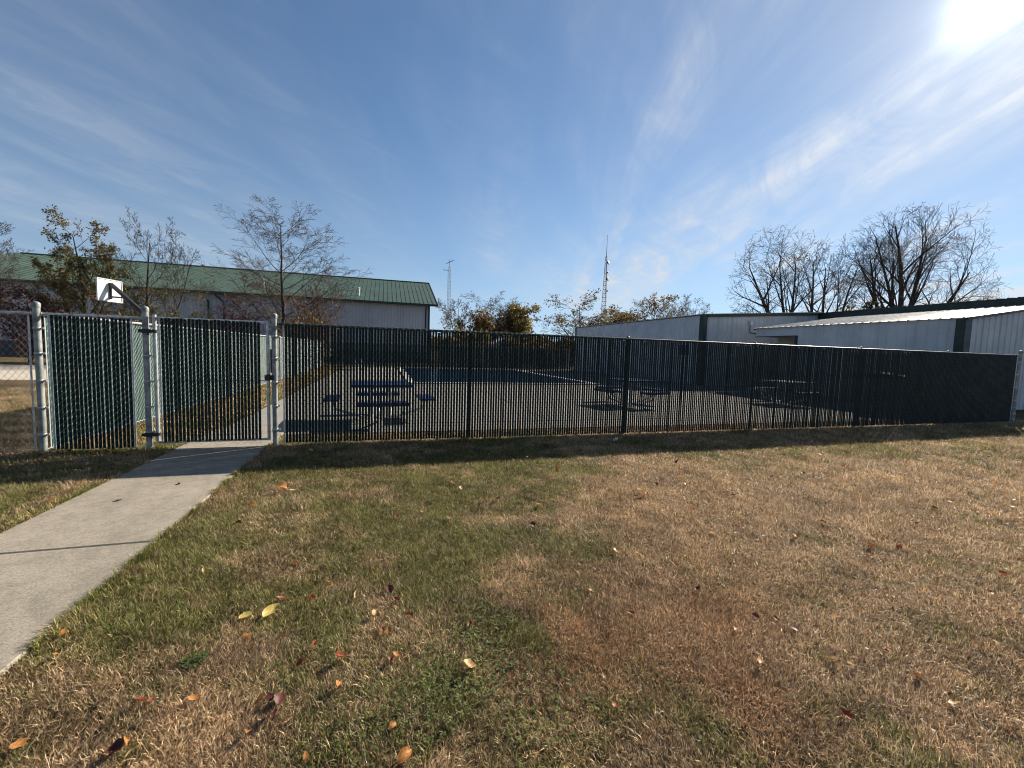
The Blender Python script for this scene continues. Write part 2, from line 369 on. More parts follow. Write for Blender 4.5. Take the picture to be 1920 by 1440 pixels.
def post(parent, x, h, r, mtl, y=0.0, bands=(), z0=-.05):
    p = MB().lathe([(r, 0), (r, h-z0)], 14).build('post', mtl, parent, True, loc=(x, y, z0))
    MB().lathe([(r*1.14, -.045), (r*1.16, .0), (r*1.10, .012), (r*.75, .028), (r*.2, .036)], 14).build('cap', mtl, p, True, loc=(0, 0, h-z0))
    for zb in bands:
        mb = MB().lathe([(r*1.10, -.013), (r*1.14, -.010), (r*1.14, .010), (r*1.10, .013)], 14)
        mb.box(r*.9, r+.030, -.006, .006, -.012, .012); mb.box(r+.012, r+.02, -.016, .016, -.006, .006)
        mb.build('band', galv, p, True, loc=(0, 0, zb-z0))
    return p
def fence(name, label, P0, P1, line_posts=(), end_posts=(), n_single=0, slats=True, mtl=slat_m, hz_top=1.80, pitch=PITCH_S,
          inset0=.10, inset1=.10, wmat=None, z_bot=.045, post_r=.030, end_r=.037, single_from=0, rail=galv, line_mat=galv_old, fine=True, bands=(.25,.6,.95,1.3,1.62)):
    P0 = Vector(P0); P1 = Vector(P1); L = (P1-P0).length; rz = math.atan2(P1.y-P0.y, P1.x-P0.x)
    root = empty(name, (P0.x, P0.y, 0), rz, label=label, cat='fence')
    n = int((L-inset0-inset1)/pitch)
    x0 = inset0
    if slats:
        xs = x0+(np.arange(n)+.5)*pitch; h = hz_top-z_bot-.012
        sing = [i for i in range(n) if single_from <= i < single_from+n_single]
        sm = slat_mesh(h, mtl)
        for i in sing:
            link('slat', sm, root, (xs[i]+random.gauss(0,.0016), 0, z_bot+random.gauss(0,.004)-(random.uniform(.01,.035) if random.random() < .06 else 0)), (0, random.gauss(0,.0012), random.gauss(0,.07)))
        rest = [i for i in range(n) if i not in set(sing)]
        if rest: link('slats', slats_joined(h, xs[rest], mtl, z_bot), root, kind='stuff')
    A, B = wire_segments(x0, n, pitch, .02, hz_top+.02, .0068 if slats else .002, fine=fine)
    link('wire_mesh', segs_mesh('wire_mesh', A, B, .0019, .0019, wmat or wire_m), root, kind='stuff')
    MB().tube([(0,.032,hz_top),(L,.032,hz_top)], .021, 10).build('top_rail', rail, root, True)
    MB().tube([(.05,.012,.05),(L-.05,.012,.05)], .0045, 6).build('tension_wire', wire_m, root, True)
    for x in line_posts: post(root, x, hz_top+.02, post_r, line_mat, y=.034+post_r+.004)
    for x, hh in end_posts:
        post(root, x, hh, end_r, galv_old, bands=bands)
    for s, x in ((0, x0-.012), (1, x0+n*pitch+.012)):
        MB().box(x-.010, x+.010, -.003, .003, .05, hz_top-.02).build('tension_bar', galv, root)
    return root
XG0, XG1, XC, XE = -3.085, -1.535, -4.23, 16.13
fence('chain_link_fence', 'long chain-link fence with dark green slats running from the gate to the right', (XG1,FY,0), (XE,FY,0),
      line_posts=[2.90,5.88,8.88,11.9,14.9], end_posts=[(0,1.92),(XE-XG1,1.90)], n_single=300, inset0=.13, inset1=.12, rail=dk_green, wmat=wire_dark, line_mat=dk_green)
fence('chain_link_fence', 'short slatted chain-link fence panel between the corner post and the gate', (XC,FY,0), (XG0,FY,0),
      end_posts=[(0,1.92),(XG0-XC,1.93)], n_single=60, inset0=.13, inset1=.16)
fence('chain_link_fence', 'bare chain-link fence without slats left of the corner post', (XC-6.1,FY,0), (XC-.04,FY,0),
      line_posts=[.02,3.05], slats=False, pitch=.036, wmat=wire_open, inset1=.05)
fence('chain_link_fence', 'slatted chain-link fence receding along the left side of the pool yard', (XC,35.0,0), (XC,FY,0),
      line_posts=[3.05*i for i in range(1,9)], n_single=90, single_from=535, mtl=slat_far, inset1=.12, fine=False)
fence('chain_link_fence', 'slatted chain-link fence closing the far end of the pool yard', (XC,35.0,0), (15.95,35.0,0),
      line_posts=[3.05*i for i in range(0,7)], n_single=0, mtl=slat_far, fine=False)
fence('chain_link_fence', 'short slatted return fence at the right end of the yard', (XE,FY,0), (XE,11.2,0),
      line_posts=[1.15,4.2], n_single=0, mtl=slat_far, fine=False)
# gate
GX0, GX1 = XG0+.10, XG1-.085
gate = empty('gate', (GX0, FY, 0), 0, label='chain-link gate with dark green slats across the concrete path', cat='gate')
gl = GX1-GX0; zt, zb = 1.81, .10
fr = MB().tube([(0,0,zb),(0,0,zt+.045)], .024, 12).tube([(gl,0,zb),(gl,0,zt+.03)], .022, 12)
fr.tube([(0,0,zt),(gl,0,zt)], .020, 10).tube([(0,0,zb+.01),(gl,0,zb+.01)], .020, 10)
fr.build('frame', galv, gate, True)
MB().tube([(0,.005,.97),(gl,.005,.97)], .008, 8).build('brace_rod', galv_old, gate, True)
ng = int((gl-.13)/PITCH_S); gx = .075
sm = slat_mesh(1.70, slat_m)
for i in range(ng): link('slat', sm, gate, (gx+(i+.5)*PITCH_S+random.gauss(0,.0015), -.028, .115+random.gauss(0,.004)), (0, random.gauss(0,.001), random.gauss(0,.05)))
A, B = wire_segments(gx, ng, PITCH_S, .055, 1.83, .0062); A[:, 1] -= .028; B[:, 1] -= .028
link('wire_mesh', segs_mesh('wire_mesh', A, B, .0019, .0019, wire_m), gate, kind='stuff')
MB().box(gx-.02, gx-.004, -.032, -.025, .13, 1.80).build('tension_bar', galv, gate)
for zh in (1.63, .22):
    mb = MB().box(-.165,.02,-.052,-.040,-.022,.022).lathe([(.046,-.028),(.046,.028)], 12, (-.10,0,0)).lathe([(.031,-.02),(.031,.02)], 12).tube([(-.055,-.045,-.05),(-.055,-.045,.03)], .012, 8)
    mb.build('hinge', black_m, gate, True, loc=(0,0,zh))
lt = MB().box(-.035,.085,-.06,-.025,-.035,.035).lathe([(.028,-.045),(.028,.045)],12,(0,0,0)).tube([(.02,-.06,0),(.02,-.11,0)],.022,10)
lt.build('latch', black_m, gate, True, loc=(gl,0,1.02))
MB().box(.02,.048,-.022,.022,0,.34).box(.024,.04,-.034,.0,.26,.30).build('keeper_bar', black_m, gate, loc=(gl+.012,0,1.09))

# ------------------------------------------------------------------ metal buildings
def ribbed(name, mtl, parent, o, d, nrm, L, zlo, zhi, step, rw=.03, rd=.022, first=.1):
    """sheet along d with raised ribs pointing along nrm; zlo/zhi are functions of distance"""
    o = Vector(o); d = Vector(d); nrm = Vector(nrm); prof = [(0, 0)]; s = first
    while s < L-rw*1.5:
        prof += [(s-rw, 0), (s-rw*.4, rd), (s+rw*.4, rd), (s+rw, 0)]; s += step
    prof.append((L, 0)); mb = MB()
    for s, h in prof:
        b = o+d*s+nrm*h; mb.v += [(b.x, b.y, zlo(s)), (b.x, b.y, zhi(s))]
    mb.f = [(2*i, 2*i+2, 2*i+3, 2*i+1) for i in range(len(prof)-1)]
    return mb.build(name, mtl, parent)
def panels(parent, mtl, o, d, nrm, L, zlo, zhi, pw=.914):
    o = Vector(o); d = Vector(d); nr = Vector(nrm); s = 0.0; k = 0
    while s < L-.02:
        w = min(pw, L-s); s0 = s
        ribbed('wall_panel', mtl, parent, o+d*s+nr*(.0015*((k*7) % 3)), d, nrm, w-.004, lambda u: zlo(s0+u), lambda u: zhi(s0+u), .305, first=.04)
        s += pw; k += 1
# building with the pool-side wall
bn = empty('metal_building', (16,18.65,0), label='low white metal building with dark green corner trim along the pool', cat='building')
C_ = lambda v: (lambda s: v)
panels(bn, white_steel, (0,15.55,0), (0,-1,0), (-1,0,0), 15.55, C_(0), C_(3.72))
rk = lambda s: 3.72+.066*min(s, 8.0)-.066*max(0, s-8.0)
panels(bn, white_steel, (0,0,0), (1,0,0), (0,-1,0), 16.0, C_(0), rk)
MB().quadbox([(.02,.02,0),(15.98,.02,0),(15.98,15.5,0),(.02,15.5,0),(.02,.02,3.70),(15.98,.02,3.70),(15.98,15.5,3.70),(.02,15.5,3.70)]).build('wall_core', white_steel, bn)
rf = MB(); e = .06
for x0, x1, z0, z1 in ((-.08,8,3.735,4.27),(8,16.08,4.27,3.735)):
    rf.quadbox([(x0,-e,z0),(x1,-e,z1),(x1,15.6,z1),(x0,15.6,z0),(x0,-e,z0+.03),(x1,-e,z1+.03),(x1,15.6,z1+.03),(x0,15.6,z0+.03)])
rf.build('roof', roof_metal, bn)
MB().box(-.07,.20,-.062,-.035,0,3.73).box(-.062,-.035,-.035,.22,0,3.72).build('corner_trim', dk_green, bn)
MB().box(-.062,-.035,15.42,15.58,0,3.72).build('corner_trim', dk_green, bn)
MB().quadbox([(.2,-.10,3.60),(8,-.10,4.11),(8,-.065,4.11),(.2,-.065,3.60),(.2,-.10,3.745),(8,-.10,4.27),(8,-.065,4.27),(.2,-.065,3.745)]).build('rake_trim', dk_green, bn)
MB().box(-.075,-.04,.23,15.4,3.70,3.735).build('eave_trim', dk_green, bn)
cj = MB().tube([(3.02,-.06,3.34),(3.02,-.06,2.98),(3.10,-.06,2.90),(3.25,-.06,2.89),(6.0,-.06,2.87)], .020, 8)
cj.build('conduit', black_m, bn, True)
MB().box(2.94,3.10,-.16,-.03,3.32,3.52).build('wall_lamp', mat('pale_fixture',(.6,.62,.64),.4), bn)
# lean-to
lx0, lx1, ly0, ly1, ez, tz = 18.0, 24.0, 9.1, 17.2, 3.03, 3.90
sl_ = (tz-ez)/(lx1-lx0)
ln = empty('lean_to', (lx0, ly0, 0), label='white metal lean-to with a bright ribbed roof and dark green corner post', cat='building')
WD, LL = lx1-lx0, ly1-ly0
panels(ln, white_steel, (0,5.9,0), (0,-1,0), (-1,0,0), 5.9, C_(0), C_(ez))
panels(ln, white_steel, (0,0,0), (1,0,0), (0,-1,0), WD, C_(0), lambda s: ez+sl_*s-.02)
MB().box(0.03,.10,5.9,LL,2.62,ez).build('header', white_steel, ln)
MB().box(.02,WD,LL-.1,LL,2.62,ez).build('end_header', white_steel, ln)
MB().box(1.3,1.38,5.9,LL-.12,0,2.95).build('porch_wall', tan_door, ln)
MB().box(.02,1.3,5.92,5.98,0,2.95).build('porch_side', white_steel, ln)
dr = MB().box(1.24,1.295,6.3,7.25,.02,2.12).build('door', tan_door, ln)
MB().tube([(1.20,6.42,1.02),(1.16,6.42,1.02),(1.16,6.52,1.02)], .012, 6).build('handle', galv, dr, True)
MB().box(-.045,.12,5.80,5.92,0,2.62).build('corner_trim', dk_green, ln)
MB().box(-.045,-.02,5.95,LL,2.585,2.62).build('header_trim', dk_green, ln)
MB().box(-.055,.26,-.058,-.028,0,ez-.02).box(-.058,-.028,-.028,.20,0,ez-.02).build('corner_trim', dk_green, ln)
o0 = .12
for yy in (-.11, LL+.06):
    MB().quadbox([(-.05,yy,ez-.06-.05*sl_),(WD,yy,tz-.06),(WD,yy+.04,tz-.06),(-.05,yy+.04,ez-.06-.05*sl_),(-.05,yy,ez+.02),(WD,yy,tz+.02),(WD,yy+.04,tz+.02),(-.05,yy+.04,ez+.02)]).build('rake_trim', dk_green, ln)
rib = MB(); nr_ = int((LL+.2)/.305)
pts = []; yv = -.07; prof = [(-.07, 0)]
for k in range(nr_):
    y = -.02+k*.305; prof += [(y-.035+.02, 0), (y-.012+.02, .022), (y+.012+.02, .022), (y+.035+.02, 0)]
prof.append((LL+.07, 0))
for y, h in prof: rib.v += [(-o0, y, ez+.025-o0*sl_+h), (WD, y, tz+.025+h), (-o0, y, ez+.012-o0*sl_)]
for i in range(len(prof)-1): rib.f += [(3*i, 3*i+1, 3*i+4, 3*i+3), (3*i+2, 3*i, 3*i+3, 3*i+5)]
rib.build('roof', roof_metal, ln)
# main hall behind the lean-to
mh = empty('metal_hall', (24.0, 9.1, 0), label='metal hall rising behind the lean-to with a thick dark green fascia', cat='building')
MB().box(.02,14,.02,9.5,0,4.15).build('wall_core', white_steel, mh)
MB().box(-.10,-.0,-.15,9.72,3.90,4.20).build('fascia', dk_green, mh)
MB().box(0.0,14,-.03,.0,0,4.1).build('wall', white_steel, mh)
MB().quadbox([(-.01,-.10,3.92),(7,-.10,4.40),(7,-.04,4.40),(-.01,-.04,3.92),(-.01,-.10,4.20),(7,-.10,4.66),(7,-.04,4.66),(-.01,-.04,4.20)]).build('rake_trim', dk_green, mh)
prof = [(-.18, 0)]
for k in range(32):
    y = -.1+k*.305; prof += [(y-.03, 0), (y-.012, .03), (y+.012, .03), (y+.03, 0)]
prof.append((9.75, 0)); rib = MB()
for y, h in prof: rib.v += [(-.14, y, 4.215+h), (7, y, 4.68+h), (-.14, y, 4.195)]
for i in range(len(prof)-1): rib.f += [(3*i, 3*i+1, 3*i+4, 3*i+3), (3*i+2, 3*i, 3*i+3, 3*i+5)]
rib.poly([(7,-.18,4.68),(14,-.18,4.22),(14,9.75,4.22),(7,9.75,4.68)])
rib.build('roof', dk_green, mh)
# long hall with a green hipped roof
gh = empty('long_hall', (0,45,0), label='long grey metal hall with a green standing-seam roof behind the trees', cat='building')
XL, XR, EZ, RZ = -44.0, 4.45, 5.95, 9.55
ribbed('wall', wall_grey, gh, (XL,0,0), (1,0,0), (0,-1,0), XR-XL, C_(1.15), C_(EZ+.05), .305, .03, .03)
MB().box(XL+.02,XR-.02,.02,18,0,EZ).build('wall_core', wall_grey, gh)
MB().box(XL,XR,-.06,.0,0,1.15).build('wainscot', wainscot_m, gh)
ov = .75; ye = -.55; yr = 9.0
rz_at = lambda y: EZ+.08+(RZ-EZ-.08)*(y-ye)/(yr-ye)
rf = MB(); xr = XR+ov; xl = XL-ov; xh = -33.8
rf.poly([(xl,ye,rz_at(ye)),(xr,ye,rz_at(ye)),(xr,yr,RZ),(xh,yr,RZ)])
rf.poly([(xh,yr,RZ),(xr,yr,RZ),(xr,18.6,rz_at(ye)),(xl,18.6,rz_at(ye))])
rf.poly([(xl,18.6,rz_at(ye)),(xl,ye,rz_at(ye)),(xh,yr,RZ)])
rf.build('roof', green_roof, gh)
sm_ = MB(); x = xr-.02
while x > xl+.3:
    t1 = min(1.0, (x-xl)/(xh-xl)) if x < xh else 1.0
    y1 = ye+(yr-ye)*t1
    sm_.bar((x,ye,rz_at(ye)+.02),(x,y1,rz_at(y1)+.008), .03, .022); x -= .44
sm_.build('roof_seams', green_roof, gh, kind='stuff')
MB().box(xl,xr,ye-.05,ye-.005,EZ-.10,EZ+.10).build('gutter', dk_green, gh)
MB().quadbox([(xr-.01,ye,rz_at(ye)-.22),(xr+.04,ye,rz_at(ye)-.22),(xr+.04,yr,RZ-.22),(xr-.01,yr,RZ-.22),(xr-.01,ye,rz_at(ye)+.05),(xr+.04,ye,rz_at(ye)+.05),(xr+.04,yr,RZ+.05),(xr-.01,yr,RZ+.05)]).build('rake_trim', dk_green, gh)
MB().poly([(xl,ye,EZ-.06),(xl,.1,EZ-.06),(xr,.1,EZ-.06),(xr,ye,EZ-.06)]).build('soffit', dk_green, gh)
MB().box(xh,xr,yr-.12,yr+.12,RZ+.0,RZ+.07).build('ridge_cap', green_roof, gh)
MB().box(XR-.16,XR+.02,-.075,-.062,0,EZ).build('corner_trim', dk_green, gh)
for x in (-15.2,-14.0,4.05):
    MB().tube([(x-.55 if x < 0 else x,ye,EZ-.05),(x-.5 if x < 0 else x,ye+.03,EZ-.25),(x,-.12,EZ-.75),(x,-.12,.1)], .07, 8).build('downspout', dk_green, gh, True)
for x, yv in ((-11.2,1.9),(-2.5,1.2)):
    MB().lathe([(.09,0),(.09,.75),(.12,.76),(.12,.82),(.03,.86)],10).build('vent_pipe', white_board, gh, True, loc=(x,yv,rz_at(yv)-.05))
# small shed beyond the far fence
sh = empty('shed', (11.0,40.0,0), label='small white gabled shed beyond the far slatted fence', cat='shed')
MB().box(-1.3,1.3,-1.2,1.2,0,2.05).poly([(-1.3,-1.2,2.05),(1.3,-1.2,2.05),(0,-1.2,2.7)]).build('wall', white_steel, sh)
MB().quadbox([(-1.5,-1.35,1.98),(0,-1.35,2.72),(0,1.35,2.72),(-1.5,1.35,1.98),(-1.5,-1.35,2.05),(0,-1.35,2.79),(0,1.35,2.79),(-1.5,1.35,2.05)]).quadbox([(0,-1.35,2.72),(1.5,-1.35,1.98),(1.5,1.35,1.98),(0,1.35,2.72),(0,-1.35,2.79),(1.5,-1.35,2.05),(1.5,1.35,2.05),(0,1.35,2.79)]).build('roof', white_board, sh)
MB().box(-.45,.45,-1.24,-1.205,.02,1.9).build('door', tan_door, sh)

# ------------------------------------------------------------------ things in the yard
def picnic_table(loc, rz, label, mtop, group='picnic tables in the pool yard'):
    t = empty('picnic_table', loc, rz, label=label, cat='table', group=group)
    mb = MB(); n = 12; w = 1.14                     # expanded-metal style slatted top
    for i in range(n): mb.box(-w/2, w/2, -w/2+i*w/n+.008, -w/2+(i+1)*w/n-.008, .735, .755)
    mb.box(-w/2,w/2,-w/2-.02,-w/2+.004,.71,.762).box(-w/2,w/2,w/2-.004,w/2+.02,.71,.762).box(-w/2-.02,-w/2+.004,-w/2,w/2,.71,.762).box(w/2-.004,w/2+.02,-w/2,w/2,.71,.762)
    mb.build('table_top', mtop, t)
    for k in range(4):
        a = k*math.pi/2; b = MB().box(-.46,.46,-.13,.13,.43,.465).box(-.46,.46,-.14,-.125,.40,.468).box(-.46,.46,.125,.14,.40,.468)
        b.build('bench', mtop, t, loc=(math.sin(a)*.93,-math.cos(a)*.93,0), rot=(0,0,a))
        MB().tube([(.18,0,.06),(.34,0,.05),(.86,0,.22),(.93,0,.40)] , .024, 8).build('seat_arm', white_board, t, True, rot=(0,0,a))
        MB().tube([(.16,.16,.72),(.20,.20,.40),(.17,.17,.02)], .026, 8).build('leg', white_board, t, True, rot=(0,0,a+.0))
    return t
picnic_table((-.07,9.2,.015), R(3), 'blue square picnic table with four benches just behind the slats near the gate', blue_m)
picnic_table((7.15,11.2,.015), R(12), 'square picnic table in the middle of the deck beside a fence post', blue_m)
picnic_table((13.2,11.2,.015), R(-8), 'square picnic table in the shade before the white lean-to', mat('grey_blue_thermoplastic',(.22,.25,.30),.35))
picnic_table((-1.6,29.5,.015), R(5), 'distant square picnic table left of the pool by the far fence', blue_m)
tb = empty('trash_bin', (15.0,8.95,.0), R(4), label='dark rectangular wheeled bin standing behind the right end of the slatted fence', cat='bin')
MB().quadbox([(-.62,-.36,.10),(.62,-.36,.10),(.62,.36,.10),(-.62,.36,.10),(-.72,-.44,1.06),(.72,-.44,1.06),(.72,.44,1.06),(-.72,.44,1.06)]).build('body', dk_green, tb)
MB().quadbox([(-.75,-.48,1.06),(.75,-.48,1.06),(.75,.47,1.06),(-.75,.47,1.06),(-.72,-.45,1.12),(.72,-.45,1.12),(.72,.42,1.22),(-.72,.42,1.22)]).build('lid', mat('dull_black_plastic',(.012,.014,.014),.85,0,.1,8,spec=.1), tb)
for sx in (-.5,.5):
    for sy in (-.26,.26):
        MB().tube([(sx-.03,sy,.06),(sx+.03,sy,.06)], .06, 12).build('wheel', black_m, tb, True)
bs = empty('wall_sign', (15.94,20.0,1.6), label='small blue sign on the pool-side wall of the white building', cat='sign')
MB().box(0,.02,-.35,.35,0,.55).build('board', blue_m, bs)
MB().box(-.006,0,-.37,.37,-.02,.0).box(-.006,0,-.37,.37,.55,.57).build('frame', white_board, bs)
# basketball hoop
hb = empty('basketball_hoop', (-8.08,18.4,0), label='basketball hoop seen from behind with a white backboard on a black arm', cat='hoop')
MB().tube([(0,0,0),(0,0,2.42)], .055, 12).build('pole', black_m, hb, True)
nb_ = Vector((math.cos(R(-15)),math.sin(R(-15)),0)); tb_ = Vector((-nb_.y,nb_.x,0)); bc = Vector((0,0,3.22))-nb_*1.32
MB().bar(Vector((.05,-.02,2.28)), bc+nb_*.05+Vector((0,0,.24)), .11, .11).build('arm', black_m, hb)
MB().bar(bc+nb_*.05+Vector((0,0,.28)), bc+nb_*.05+Vector((0,0,-.30)), .06, .06, (1,0,0)).bar(bc+nb_*.05+Vector((0,0,-.22)), bc+nb_*.62+Vector((0,0,-.23)), .055, .055).build('bracket', black_m, hb)
b = MB(); W2, H2 = .48, .38
P_ = lambda i, j, k: bc+tb_*(W2*i)+Vector((0,0,H2*j))+nb_*(.016*k)
b.quadbox([P_(-1,-1,-1),P_(1,-1,-1),P_(1,-1,1),P_(-1,-1,1),P_(-1,1,-1),P_(1,1,-1),P_(1,1,1),P_(-1,1,1)])
bo = b.build('backboard', white_board, hb)
fr = MB()
for a_, c_ in (((-1,-1),(1,-1)),((1,-1),(1,1)),((1,1),(-1,1)),((-1,1),(-1,-1))):
    fr.bar(P_(a_[0],a_[1],1.6), P_(c_[0],c_[1],1.6), .03, .03, nb_)
fr.build('rim_frame', galv, bo)
ring = [bc-nb_*.30+Vector((0,0,-.28))+nb_*(.225*math.cos(2*math.pi*k/20))+tb_*(.225*math.sin(2*math.pi*k/20)) for k in range(21)]
MB().tube(ring, .010, 6).build('hoop_ring', mat('orange_ring',(.45,.08,.02),.4), hb, True)

# ------------------------------------------------------------------ lattice masts
mast_m = mat('dull_mast_steel', (.13,.135,.14), .6, .3, .15, 3)
def mast(name, label, loc, H, wb, wt, bays, rleg, rbr, taper_from=0.0):
    t = empty(name, loc, R(20), label=label, cat='mast')
    def wid(z):
        f = z/H
        return wb+(wt-wb)*min(1, f)
    cor = lambda z, k: Vector((math.cos(2*math.pi*k/3), math.sin(2*math.pi*k/3), 0))*wid(z)*.58+Vector((0,0,z))
    for k in range(3): MB().tube([cor(0,k), cor(H,k)], rleg, 6).build('leg', mast_m, t, True)
    A = []; B = []
    for b_ in range(bays):
        z0, z1 = H*b_/bays, H*(b_+1)/bays
        for k in range(3):
            k2 = (k+1) % 3; A += [cor(z0,k), cor(z1,k)]; B += [cor(z1,k2), cor(z1,k2)]
    link('bracing', segs_mesh('bracing', [tuple(a) for a in A], [tuple(a) for a in B], rbr, rbr, mast_m), t, kind='stuff')
    return t
m1 = mast('radio_mast', 'tall tapering lattice mast with dark dishes beyond the centre trees', (43.6,80,0), 21.5, 1.55, .32, 26, .05, .03)
MB().tube([(0,0,21.3),(0,0,25.9)], [.07,.035], 6).build('whip_antenna', mast_m, m1, True)
for z, r_, sx in ((20.3,.42,.45),(18.3,.17,.40),(17.0,.42,.42),(14.6,.18,.5)):
    MB().lathe([(.10,-.25),(r_*.7,-.12),(r_,.05),(r_,.12),(r_*.3,.14)], 14).build('dish', black_m, m1, True, loc=(sx,-.2,z), rot=(R(80),0,R(20)))
MB().tube([(-.2,-.2,17.9),(.95,-.2,17.95)], .05, 6).build('side_arm', black_m, m1, True)
m2 = mast('antenna_mast', 'thin lattice mast topped with a small yagi aerial right of the green roof', (8.55,60,0), 12.9, .44, .38, 26, .020, .010)
MB().tube([(0,0,12.8),(0,0,13.9)], .03, 6).build('mast_tube', mast_m, m2, True)
y_ = MB().tube([(-.35,0,13.35),(.55,0,13.85)], .045, 6)
for f in (0,.25,.5,.75,1): y_.tube([(-.35+.9*f,-.45,13.35+.5*f),(-.35+.9*f,.45,13.35+.5*f)], .022, 5)
y_.build('yagi_aerial', black_m, m2, True)
MB().tube([(0,0,12.3),(-.95,-.1,12.42)], .03, 6).tube([(-.6,-.4,12.38),(-.6,.4,12.38)], .02, 5).build('side_aerial', mast_m, m2, True)

# ------------------------------------------------------------------ trees
def rot_about(d, ang, az):
    a = Vector((0,0,1)) if abs(d.z) < .95 else Vector((1,0,0)); s = d.cross(a).normalized(); w = d.cross(s)
    ax = s*math.cos(az)+w*math.sin(az); return (d*math.cos(ang)+ax*math.sin(ang)).normalized()
class Tree:
    def __init__(s, seed): s.r = random.Random(seed); s.polys = {0:[],1:[],2:[],3:[],4:[]}; s.tips = []
    def grow(s, p, d, L, r, lvl, P):
        rd = s.r; n = max(3 if lvl < 3 else 2, int(L/P['seg'][lvl])); pts = [p]; rs = [r]; dirs = [d]
        for i in range(n):
            d = (d+Vector((rd.gauss(0,1),rd.gauss(0,1),rd.gauss(0,1)))*P['wob'][lvl]+Vector((0,0,P['trop'][lvl]))).normalized()
            p = p+d*(L/n); pts.append(p); dirs.append(d); rs.append(max(P['rmin'], r*(1-(i+1)/n*P['taper'][lvl])))
        s.polys[lvl].append((pts, rs))
        if lvl >= P['max']:
            s.tips.append((pts[-1], d)); s.tips.append((pts[len(pts)//2], d)); return
        nc = P['nch'][lvl]; az = rd.uniform(0, 6.28)
        for c in range(nc):
            t = P['t0'][lvl]+(1-P['t0'][lvl])*(c+rd.uniform(.2,.9))/nc; t = min(t, .99); i = min(n-1, int(t*n)); f = t*n-i
            q = pts[i].lerp(pts[i+1], f); rr = rs[i]; az += 2.4+rd.gauss(0,.4)
            cl = L*P['ratio'][lvl]*(1-P['short'][lvl]*t)*rd.uniform(.7,1.2)
            s.grow(q, rot_about(dirs[i], R(P['ang'][lvl]+rd.gauss(0,9)), az), cl, max(P['rmin'], rr*P['rr'][lvl]), lvl+1, P)
BASE = dict(seg=[.8,.7,.5,.35,.25], wob=[.05,.10,.13,.16,.18], trop=[.03,.05,.04,.02,.01], taper=[.85,.85,.8,.7,.6],
            rmin=.012, max=4, nch=[12,7,6,5,0], t0=[.25,.25,.2,.15,0], ratio=[.5,.5,.48,.5,.5], short=[.45,.4,.35,.3,0],
            ang=[48,42,42,40,35], rr=[.45,.5,.55,.6,.6])
def leaf_quads(name, pts, size, mtl, seed, flat=.3):
    g = np.random.default_rng(seed); n = len(pts); c = np.asarray(pts, float)
    a = g.normal(size=(n,3)); a /= np.linalg.norm(a, axis=1, keepdims=True); b = np.cross(a, g.normal(size=(n,3))); b /= np.linalg.norm(b, axis=1, keepdims=True)
    s = (size*g.uniform(.6,1.35,n))[:, None]
    nn = np.cross(a, b)
    V = np.stack([c-a*s*.6, c+b*s*.34+nn*s*.12, c+a*s*.6, c-b*s*.34+nn*s*.12], 1).reshape(-1,3)
    return np_mesh(name, V, np.arange(4*n), np.full(n,4), mtl)
